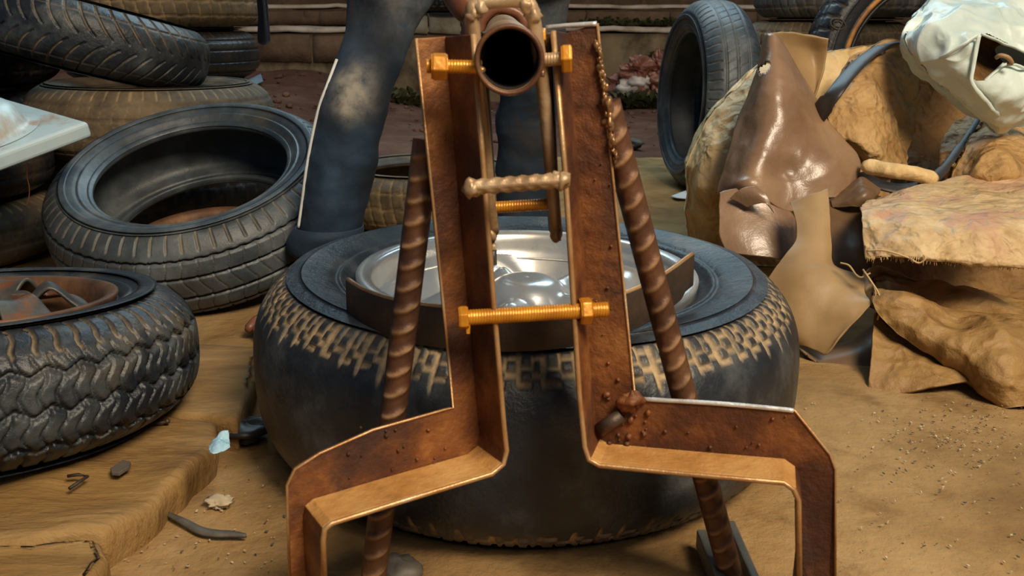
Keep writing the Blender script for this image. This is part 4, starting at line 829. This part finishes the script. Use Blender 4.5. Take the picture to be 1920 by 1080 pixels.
# white plastic sack with its mouth torn open
ws_ = thing('sack', 'white plastic sack with a torn open mouth, on top of the heap', 'sack', tuple(atY(1820, 240, 2.05)), 'sacks in the heap on the right')
hole = [(1824, 150), (1836, 70), (1850, 62), (1895, 84), (1930, 100), (1930, 128), (1880, 118), (1846, 152)]
cloth('sack_body', [[(1706, 48, 2.10), (1745, 14, 2.14), (1800, 1, 2.18), (1870, -6, 2.2), (1960, -12, 2.22)],
             [(1703, 66, 2.04), (1750, 50, 1.99), (1808, 38, 1.97), (1870, 30, 2.0), (1965, 24, 2.02)],
             [(1708, 92, 2.02), (1756, 88, 1.94), (1815, 74, 1.90), (1885, 76, 1.93), (1965, 84, 1.96)],
             [(1726, 116, 2.02), (1766, 116, 1.93), (1818, 116, 1.90), (1885, 122, 1.92), (1965, 132, 1.95)],
             [(1752, 140, 2.02), (1790, 150, 1.94), (1830, 160, 1.90), (1885, 165, 1.90), (1965, 172, 1.93)],
             [(1785, 170, 2.03), (1815, 182, 1.96), (1850, 195, 1.93), (1895, 205, 1.93), (1965, 208, 1.95)],
             [(1830, 210, 2.05), (1850, 220, 2.01), (1870, 230, 2.0), (1895, 236, 2.0), (1965, 234, 2.02)]], M['white_sack'], ws_, nu=150, nv=150, wr=0.006, ws=9, crease=0.014, cs=9, pillow=0.15, seed=13, hole=hole)
cloth('sack_lining', [[(1815, 50, 1.975), (1860, 48, 1.99), (1960, 80, 2.0)], [(1815, 100, 1.99), (1870, 100, 2.05), (1960, 110, 2.04)], [(1815, 165, 1.94), (1870, 165, 1.95), (1960, 160, 1.96)]], M['sack_brown'], ws_, 40, 40, wr=0.006, thick=0.003, seed=3)
for pth in ([(1836, 66, 1.885), (1830, 95, 1.885), (1824, 128, 1.885), (1822, 152, 1.885), (1836, 175, 1.885), (1862, 205, 1.905), (1892, 233, 1.975)], [(1842, 64, 1.89), (1880, 80, 1.905), (1935, 104, 1.925)], [(1846, 152, 1.89), (1866, 134, 1.895), (1888, 120, 1.905), (1935, 130, 1.93)], [(1741, 122, 1.97), (1770, 106, 1.915), (1806, 84, 1.885), (1834, 66, 1.885)]):
    vs, fs = tube(resample([atY(*p) for p in pth], 8), 0.0048, 8, squash=0.6); P = np.array([tuple(x) for x in vs]); P += (fbm(P, 40, 2, 3)*0.0015)[:, None]; obj('mouth_hem', P, fs, M['white_sack'], ws_)
vs, fs = tube(resample([atY(1868, 108, 1.885), atY(1876, 104, 1.875), atY(1890, 108, 1.87), atY(1897, 118, 1.875), (atY(1888, 120, 1.88))], 6), 0.0045, 8); obj('mouth_curl', vs, fs, M['leather_tan'], ws_)
# shiny brown sheet folded into a cone, its curled back flap, and the torn sheets below
bsh = thing('sheet', 'shiny dark brown sheet folded into a cone and leaning on the sacks', 'sheet', tuple(atY(1480, 400, 2.0)))
cloth('front_fold', [[(1439, 64, 2.13), (1446, 66, 2.08), (1454, 72, 2.07), (1462, 82, 2.09), (1468, 94, 2.12)],
             [(1420, 138, 2.10), (1438, 140, 2.01), (1462, 142, 1.99), (1488, 146, 2.02), (1512, 160, 2.09)],
             [(1398, 205, 2.06), (1424, 212, 1.96), (1465, 215, 1.93), (1512, 218, 1.97), (1545, 222, 2.05)],
             [(1376, 268, 2.02), (1414, 282, 1.91), (1465, 280, 1.91), (1528, 272, 1.94), (1582, 268, 2.01)],
             [(1360, 318, 1.99), (1408, 330, 1.88), (1470, 325, 1.91), (1545, 310, 1.91), (1609, 300, 1.97)],
             [(1346, 358, 1.97), (1402, 345, 1.87), (1478, 358, 1.89), (1550, 340, 1.90), (1606, 330, 1.95)],
             [(1348, 366, 1.97), (1410, 360, 1.87), (1475, 398, 1.87), (1552, 370, 1.90), (1588, 382, 1.94)]], M['leather'], bsh, 110, 110, wr=0.006, ws=6, crease=0.005, cs=6, thick=0.004, seed=21, ragged=0.5,
      hole=[(1421, 128), (1437, 118), (1444, 116), (1445, 124), (1438, 136), (1426, 141)])
cloth('back_flap', [[(1439, 64, 2.13), (1475, 60, 2.17), (1515, 66, 2.20), (1553, 72, 2.20)],
             [(1450, 90, 2.15), (1485, 92, 2.20), (1520, 96, 2.23), (1550, 100, 2.21)],
             [(1470, 125, 2.16), (1500, 128, 2.20), (1525, 130, 2.22), (1545, 132, 2.20)],
             [(1495, 160, 2.14), (1512, 162, 2.17), (1528, 162, 2.18), (1536, 160, 2.17)],
             [(1512, 185, 2.11), (1520, 186, 2.13), (1524, 186, 2.14), (1527, 184, 2.14)]], M['leather_tan'], bsh, 60, 60, wr=0.004, ws=8, thick=0.004, seed=22, ragged=0.5)
vs, fs = tube(resample([atY(1439, 64, 2.13), atY(1452, 70, 2.065), atY(1467, 92, 2.115), atY(1490, 128, 2.06), atY(1513, 161, 2.085), atY(1527, 184, 2.07)], 8), 0.0026, 8); obj('cut_edge', vs, fs, M['leather_tan'], bsh)
lab(cloth('sheet', [[(1350, 362, 1.89), (1385, 352, 1.885), (1420, 350, 1.88), (1462, 385, 1.88)],
             [(1348, 400, 1.86), (1390, 396, 1.85), (1440, 396, 1.85), (1490, 408, 1.855)],
             [(1349, 440, 1.83), (1396, 438, 1.815), (1448, 438, 1.815), (1493, 446, 1.825)],
             [(1362, 474, 1.81), (1404, 478, 1.79), (1450, 484, 1.785), (1488, 492, 1.795)]], M['leather'], None, 60, 60, wr=0.004, ws=6, crease=0.0015, thick=0.004, seed=23, ragged=0.6),
    'purplish brown torn sheet hanging below the cone, above the big tyre', 'sheet')
lab(cloth('sheet', [[(1368, 372, 1.86), (1384, 358, 1.85), (1400, 352, 1.845), (1418, 350, 1.84)],
             [(1384, 378, 1.85), (1402, 368, 1.835), (1420, 364, 1.825), (1438, 368, 1.82)],
             [(1402, 388, 1.84), (1420, 382, 1.825), (1436, 382, 1.815), (1450, 398, 1.81)]], M['leather'], None, 36, 36, wr=0.002, ws=9, thick=0.003, seed=24, ragged=0.6),
    'small glossy curled flap at the foot of the shiny brown cone', 'sheet')
lab(cloth('sheet', [[(1562, 372, 1.93), (1590, 345, 1.93), (1618, 330, 1.92), (1652, 345, 1.93)],
             [(1560, 385, 1.88), (1595, 372, 1.86), (1622, 362, 1.85), (1648, 360, 1.88)],
             [(1562, 390, 1.87), (1590, 388, 1.85), (1612, 384, 1.85), (1630, 372, 1.87)]], M['leather_dark'], None, 44, 44, wr=0.006, ws=14, crease=0.004, thick=0.004, seed=25, ragged=0.8),
    'small ragged brown scrap of sheet left of the rolled sheet', 'sheet')
lab(cloth('sheet', [[(1545, 372, 1.90), (1580, 380, 1.90), (1620, 385, 1.88), (1645, 390, 1.88)],
             [(1550, 430, 1.80), (1585, 435, 1.80), (1615, 440, 1.79), (1645, 450, 1.79)],
             [(1556, 490, 1.72), (1590, 495, 1.72), (1615, 505, 1.71), (1645, 520, 1.70)],
             [(1560, 560, 1.66), (1590, 565, 1.66), (1620, 570, 1.65), (1645, 580, 1.64)]], M['leather_dark'], None, 60, 50, wr=0.004, ws=8, thick=0.005, seed=26),
    'flat dark brown sheet between the tan torn sheet and the open sack', 'sheet')
lab(cloth('sheet', [[(1481, 379, 1.78), (1500, 372, 1.77), (1520, 364, 1.765), (1536, 360, 1.765), (1551, 356, 1.77)],
             [(1488, 398, 1.75), (1506, 396, 1.74), (1524, 394, 1.735), (1540, 392, 1.735), (1554, 390, 1.74)],
             [(1494, 424, 1.72), (1510, 424, 1.71), (1526, 424, 1.705), (1542, 424, 1.705), (1556, 424, 1.71)],
             [(1491, 455, 1.69), (1509, 455, 1.68), (1526, 456, 1.675), (1543, 457, 1.675), (1558, 458, 1.68)],
             [(1464, 490, 1.665), (1498, 488, 1.65), (1524, 490, 1.645), (1546, 494, 1.645), (1562, 500, 1.65)],
             [(1440, 525, 1.65), (1490, 520, 1.625), (1530, 518, 1.615), (1575, 520, 1.615), (1612, 524, 1.62)],
             [(1430, 560, 1.635), (1486, 552, 1.605), (1535, 550, 1.59), (1590, 548, 1.585), (1645, 550, 1.575)],
             [(1430, 600, 1.62), (1485, 592, 1.585), (1535, 588, 1.57), (1588, 580, 1.55), (1642, 562, 1.54)],
             [(1440, 632, 1.61), (1490, 625, 1.575), (1532, 622, 1.56), (1575, 610, 1.545), (1612, 596, 1.53)],
             [(1470, 640, 1.60), (1506, 648, 1.57), (1530, 658, 1.555), (1548, 664, 1.54), (1574, 634, 1.53)]], M['leather_tan'], None, 110, 90, wr=0.004, ws=6, crease=0.002, cs=5, thick=0.004, seed=27, ragged=0.8),
    'smooth tan torn sheet curling down to the floor beside the big tyre', 'sheet')
lab(cloth('sheet', [[(1488, 622, 1.66), (1530, 645, 1.66), (1590, 640, 1.66), (1640, 610, 1.64)],
             [(1494, 640, 1.60), (1530, 664, 1.58), (1585, 662, 1.57), (1637, 655, 1.57)],
             [(1500, 655, 1.575), (1535, 680, 1.55), (1580, 692, 1.535), (1630, 690, 1.53)],
             [(1505, 662, 1.585), (1540, 690, 1.555), (1580, 698, 1.54), (1628, 695, 1.54)]], M['leather_dark'], None, 50, 60, wr=0.004, ws=8, thick=0.004, seed=28),
    'dark curled brown sheet on the floor under the tan torn sheet', 'sheet')
# big open sack in front: overhanging woven hem, dark mouth, body, loose side panel
fsk = thing('sack', 'large open brown sack with a faded pinkish woven hem, lying nearest the floor', 'sack', tuple(atY(1780, 755, 1.38)), 'sacks in the heap on the right')
cloth('hem_flap', [[(1650, 372, 1.90), (1760, 340, 1.90), (1850, 330, 1.90), (1960, 322, 1.90)],
             [(1616, 388, 1.78), (1700, 378, 1.76), (1800, 372, 1.75), (1960, 365, 1.75)],
             [(1615, 400, 1.66), (1700, 402, 1.62), (1810, 405, 1.60), (1965, 408, 1.60)],
             [(1617, 435, 1.60), (1700, 438, 1.55), (1815, 440, 1.53), (1970, 448, 1.53)],
             [(1622, 478, 1.57), (1700, 476, 1.52), (1820, 486, 1.50), (1970, 498, 1.50)],
             [(1624, 484, 1.57), (1700, 480, 1.52), (1820, 490, 1.50), (1970, 503, 1.50)]], M['sack_weave'], fsk, 90, 110, wr=0.006, ws=10, crease=0.003, cs=14, thick=0.005, seed=31, ragged=0.9)
cloth('sack_body', [[(1640, 540, 1.66), (1705, 550, 1.66), (1800, 580, 1.68), (1985, 590, 1.68)],
             [(1644, 556, 1.56), (1712, 560, 1.53), (1800, 592, 1.54), (1985, 602, 1.55)],
             [(1642, 578, 1.53), (1712, 588, 1.49), (1800, 606, 1.50), (1990, 612, 1.51)],
             [(1690, 622, 1.49), (1740, 628, 1.45), (1815, 628, 1.44), (1990, 632, 1.45)],
             [(1745, 655, 1.46), (1785, 660, 1.42), (1840, 660, 1.40), (1990, 665, 1.41)],
             [(1800, 690, 1.43), (1830, 698, 1.39), (1870, 700, 1.37), (1995, 705, 1.38)],
             [(1850, 735, 1.41), (1875, 748, 1.375), (1905, 757, 1.36), (1995, 758, 1.37)]], M['sack_front'], fsk, 120, 120, wr=0.009, ws=8, crease=0.013, cs=7, pillow=0.22, seed=33)
cloth('mouth_lining', [[(1630, 420, 1.80), (1700, 410, 1.84), (1800, 410, 1.86), (1990, 410, 1.86)], [(1632, 470, 1.74), (1705, 480, 1.82), (1800, 490, 1.85), (1990, 495, 1.85)],
             [(1638, 520, 1.68), (1708, 530, 1.76), (1800, 545, 1.80), (1990, 555, 1.80)], [(1642, 575, 1.60), (1712, 585, 1.64), (1800, 610, 1.66), (1990, 620, 1.66)]], M['sack_brown'], fsk, 60, 70, wr=0.006, ws=9, crease=0.004, thick=0.004, seed=36)
cloth('side_panel', [[(1642, 585, 1.55), (1665, 605, 1.54), (1700, 630, 1.52), (1735, 655, 1.50)],
             [(1636, 640, 1.50), (1670, 655, 1.49), (1715, 672, 1.47), (1775, 690, 1.45)],
             [(1631, 700, 1.46), (1680, 702, 1.44), (1735, 702, 1.43), (1815, 705, 1.42)],
             [(1628, 742, 1.425), (1690, 738, 1.41), (1755, 728, 1.40), (1832, 718, 1.41)]], M['sack_front'], fsk, 70, 70, wr=0.005, ws=10, crease=0.004, cs=9, thick=0.005, seed=34, ragged=0.5)
cloth('floor_flap', [[(1640, 735, 1.47), (1720, 728, 1.47), (1800, 720, 1.47), (1850, 735, 1.45)],
             [(1632, 748, 1.41), (1700, 750, 1.40), (1780, 752, 1.40), (1850, 750, 1.40)],
             [(1628, 762, 1.37), (1690, 764, 1.37), (1760, 766, 1.37), (1850, 757, 1.38)]], M['sack_brown'], fsk, 40, 60, wr=0.003, ws=10, thick=0.004, seed=35, ragged=0.5)
th_ = MB()
for pth in ([(1625, 470, 1.545), (1660, 470, 1.525), (1700, 482, 1.51), (1722, 493, 1.50), (1735, 485, 1.495), (1732, 478, 1.50)], [(1620, 510, 1.56), (1635, 530, 1.54), (1648, 552, 1.53), (1652, 575, 1.53), (1645, 600, 1.53)], [(1576, 493, 1.60), (1592, 498, 1.585), (1605, 515, 1.57), (1615, 520, 1.56), (1632, 512, 1.555)], [(1618, 505, 1.56), (1640, 540, 1.535), (1640, 568, 1.535)]):
    th_.add(tube(resample([atY(*p) for p in pth], 8), 0.0017, 6))
th_.obj('loose_thread', M['thread'], fsk)
fr = MB()
for k in range(120):
    x = random.uniform(1626, 1950); y = 482+max(0, x-1700)*0.075+random.uniform(-2, 2); p = atY(x, y, 1.505 if x > 1700 else 1.535); fr.add(tube([p, p+Vector((random.uniform(-.002, .002), random.uniform(-.003, 0), -random.uniform(.003, .011)))], 0.0007, 4))
o = fr.obj('frayed_threads', M['thread'], fsk); o['kind'] = 'stuff'
# ------------------------------------------------------------------ small things
o = cloth('cloth_strip', [[(476, -30, 2.9), (490, -30, 2.86), (497, -30, 2.9)], [(480, 0, 2.88), (492, 0, 2.84), (500, 0, 2.88)], [(483, 45, 2.87), (495, 45, 2.83), (504, 45, 2.87)], [(484, 80, 2.87), (495, 84, 2.84), (506, 78, 2.87)]], M['black_cloth'], None, 30, 20, wr=0.004, pillow=0.03, seed=5)
tag(o, 'black cloth strip hanging down the side of the left tyre stack', 'cloth')
def scrap(name, pts, z, m, label, cat, lift=0.006):
    P = [atZ(x, y, z) for x, y in pts]; q = [p+Vector((0, 0, lift*random.random())) for p in P]; o = obj(name, *prism(q, (0, 0, 1), 0.002), M[m], smooth=False); return tag(o, label, cat)
scrap('plastic_scrap', [(466, 152), (490, 150), (494, 160), (480, 163), (464, 160)], 0.19, 'scrap_blue', 'pale blue plastic scrap on the red earth beside the tyre stack', 'litter', 0.05)
scrap('paper_scrap', [(1258, 370), (1286, 361), (1292, 366), (1288, 376), (1268, 375)], 0.002, 'scrap_white', 'small white paper scrap on the concrete left of the sacks', 'litter', 0.01)
v_, f_ = blob(tuple(atZ(1186, 268, 0.02)), 0.045, 9, 10, 0.5, (1, 1, 0.6)); tag(obj('earth_clod', v_, f_, M['chip']), 'dark clod on the red earth left of the upright tyre', 'clod')
v_, f_ = blob(tuple(atZ(413, 942, 0.005)), 0.0135, 7, 14, 0.6, (1.0, 0.9, 0.4)); tag(obj('mortar_crumb', v_, f_, M['clod']), 'pale mortar crumb on the floor between plank and bead breaker', 'stone')
st = resample([atZ(x, y, 0.004) for x, y in ((312, 966), (345, 982), (375, 998), (405, 1004), (435, 1005), (462, 1008))], 6); n_ = len(st)
vs = []; 
for i, p in enumerate(st):
    wv = 0.0045*math.sin(PI*min(1, (i+1)/n_))**0.7+0.0008; t = (st[min(i+1, n_-1)]-st[max(i-1, 0)]).normalized(); sd = Vector((-t.y, t.x, 0)); vs += [p+sd*wv, p+sd*wv+Vector((0, 0, .005)), p-sd*wv+Vector((0, 0, .003)), p-sd*wv]
tag(obj('rubber_strip', vs, grid_faces(n_, 4, wrap_v=True).tolist()+[(0, 1, 2, 3), tuple((n_-1)*4+k for k in (3, 2, 1, 0))], M['chip']), 'long dark rubber strip on the floor near the plank', 'strip')
P = [atZ(x, y, 0.054) for x, y in ((207, 884), (232, 868), (246, 872), (244, 880), (224, 893), (210, 892))]; tag(bevel(obj('rubber_chip', *prism(P, (0, 0, 1), 0.005), M['chip'], smooth=False), 0.001), 'flat grey rubber chip on the long brown plank', 'chip')
vs, fs = tube([atZ(126, 893, 0.060), atZ(146, 890, 0.060), atZ(164, 893, 0.059), atZ(130, 916, 0.057)], 0.0022, 8); tag(obj('bent_nail', vs, fs, M['dark_steel']), 'bent nail on the long plank, left of the rubber chip', 'nail')
vs, fs = tube([atZ(285, 794, 0.058), atZ(312, 791, 0.059)], 0.0018, 8); v2, f2 = blob(tuple(atZ(314, 790, 0.059)), 0.0035, 2, 8, 0.1); nl = MB().add((vs, fs)).add((v2, f2)); tag(nl.obj('roofing_nail', M['dark_steel']), 'straight nail on the far end of the long plank', 'nail')
cs_ = cloth('plastic_scrap', [[(398, 838, 0.99), (408, 812, 1.01), (428, 804, 1.02)], [(396, 850, 0.975), (412, 832, 0.985), (431, 824, 1.0)], [(402, 856, 0.965), (416, 848, 0.97), (430, 836, 0.98)]], M['scrap_blue'], None, 24, 24, wr=0.006, ws=40, thick=0.001, seed=41); tag(cs_, 'crumpled clear bluish plastic beside the planks', 'litter')
v_, f_ = blob(tuple(atZ(462, 806, 0.018)), 0.034, 8, 14, 0.35, (1.1, 1.0, 0.5)); tag(obj('plastic_scrap', v_, f_, M['rubber_thin']), 'crumpled black plastic between the planks and the big tyre', 'litter')
gr = MB(); gd = MB()
for k in range(420):
    if k < 220: x, y = random.gauss(1790, 95), random.gauss(815, 42)
    elif k < 330: x, y = random.uniform(1500, 1920), random.uniform(740, 1075)
    else: x, y = random.uniform(230, 540), random.uniform(860, 1075)
    if y < 742: continue
    p = atZ(x, y, 0.001); s_ = random.uniform(0.0006, 0.0018); d = Vector((random.gauss(0, 1), random.gauss(0, 1), random.gauss(0, .3))).normalized(); e = Vector((-d.y, d.x, 0.2))
    P = [p-d*s_*1.6, p+e*s_*0.8, p+d*s_*1.6, p-e*s_*0.8]; (gr if k % 3 else gd).add(prism(P, (0, 0, 1), s_*0.8))
tag(gr.obj('floor_grit', M['clod'], smooth=False), 'scattered pale crumbs and chips over the dusty floor', 'grit', kind='stuff'); tag(gd.obj('floor_grit', M['chip'], smooth=False), 'scattered dark chips and shavings over the dusty floor', 'grit', kind='stuff')
gr = MB()
for k in range(420):
    x, y = random.uniform(-2.6, 1.6), random.uniform(4.4, 6.9); zz = 0.24*min(1, max(0, (-x-0.6)/0.9))*max(0, (y-4.3)/2.5)**1.3
    gr.add(blob((x, y, zz), random.uniform(0.006, 0.03)*(1.0 if random.random() < .25 else .5), k, 4, 0.5, (1, 1, 0.6)))
tag(gr.obj('earth_lumps', M['red_dirt']), 'loose lumps of red earth across the yard', 'earth', kind='stuff')
# weeds and rubbish along the foot of the back wall
def weeds(label, x0, x1, y0, y1, zb, n, h):
    wd_ = MB()
    for k in range(n):
        p = Vector((random.uniform(x0, x1), random.uniform(y0, y1), zb)); d = Vector((random.gauss(0, .7), random.gauss(-.4, .5), random.uniform(.3, 1))).normalized(); L_ = h*random.uniform(.4, 1); s_ = Vector((-d.y, d.x, 0)); s_ = s_.normalized() if s_.length > .01 else Vector((1, 0, 0)); wv = L_*random.uniform(.12, .25)
        q = p+d*L_*0.55+Vector((0, 0, .01)); e = p+d*L_-Vector((0, 0, L_*.25)); i = len(wd_.v); wd_.v += [p, q+s_*wv, e, q-s_*wv]; wd_.f += [(i, i+1, i+2), (i, i+2, i+3)]
    return tag(wd_.obj('weeds', M['weed'], smooth=False), label, 'weeds', kind='stuff')
weeds('olive weeds at the foot of the wall beside the trouser leg', -1.45, -0.70, 6.55, 6.80, 0.0, 420, 0.22)
weeds('dark weeds in front of the rubbish heap by the wall', 0.74, 1.05, 6.45, 6.75, 0.0, 300, 0.20)
weeds('dry sprig growing from the wall beside the upright tyre', 1.0, 1.3, 6.86, 6.92, 0.30, 60, 0.16)
weeds('dark moss along the step edge above the wall', 0.55, 1.35, 7.12, 7.24, 0.56, 260, 0.10)
lt = thing('rubbish_heap', 'crumpled brown and pale plastic rubbish heaped against the wall by the weeds', 'rubbish', (0.92, 6.8, 0))
for k in range(16):
    cx, cz = random.uniform(0.78, 1.16), random.uniform(0.02, 0.32); cx = 0.97+(cx-0.97)*(1.25-cz*2.0); v_, f_ = blob((cx, random.uniform(6.66, 6.80), cz), random.uniform(0.05, 0.11), k+60, 12, 0.7, (1.1, 0.7, 0.8)); obj('crumpled_bag', v_, f_, M['litter_pale' if k % 4 == 0 else 'litter'], lt, k % 2 == 0)
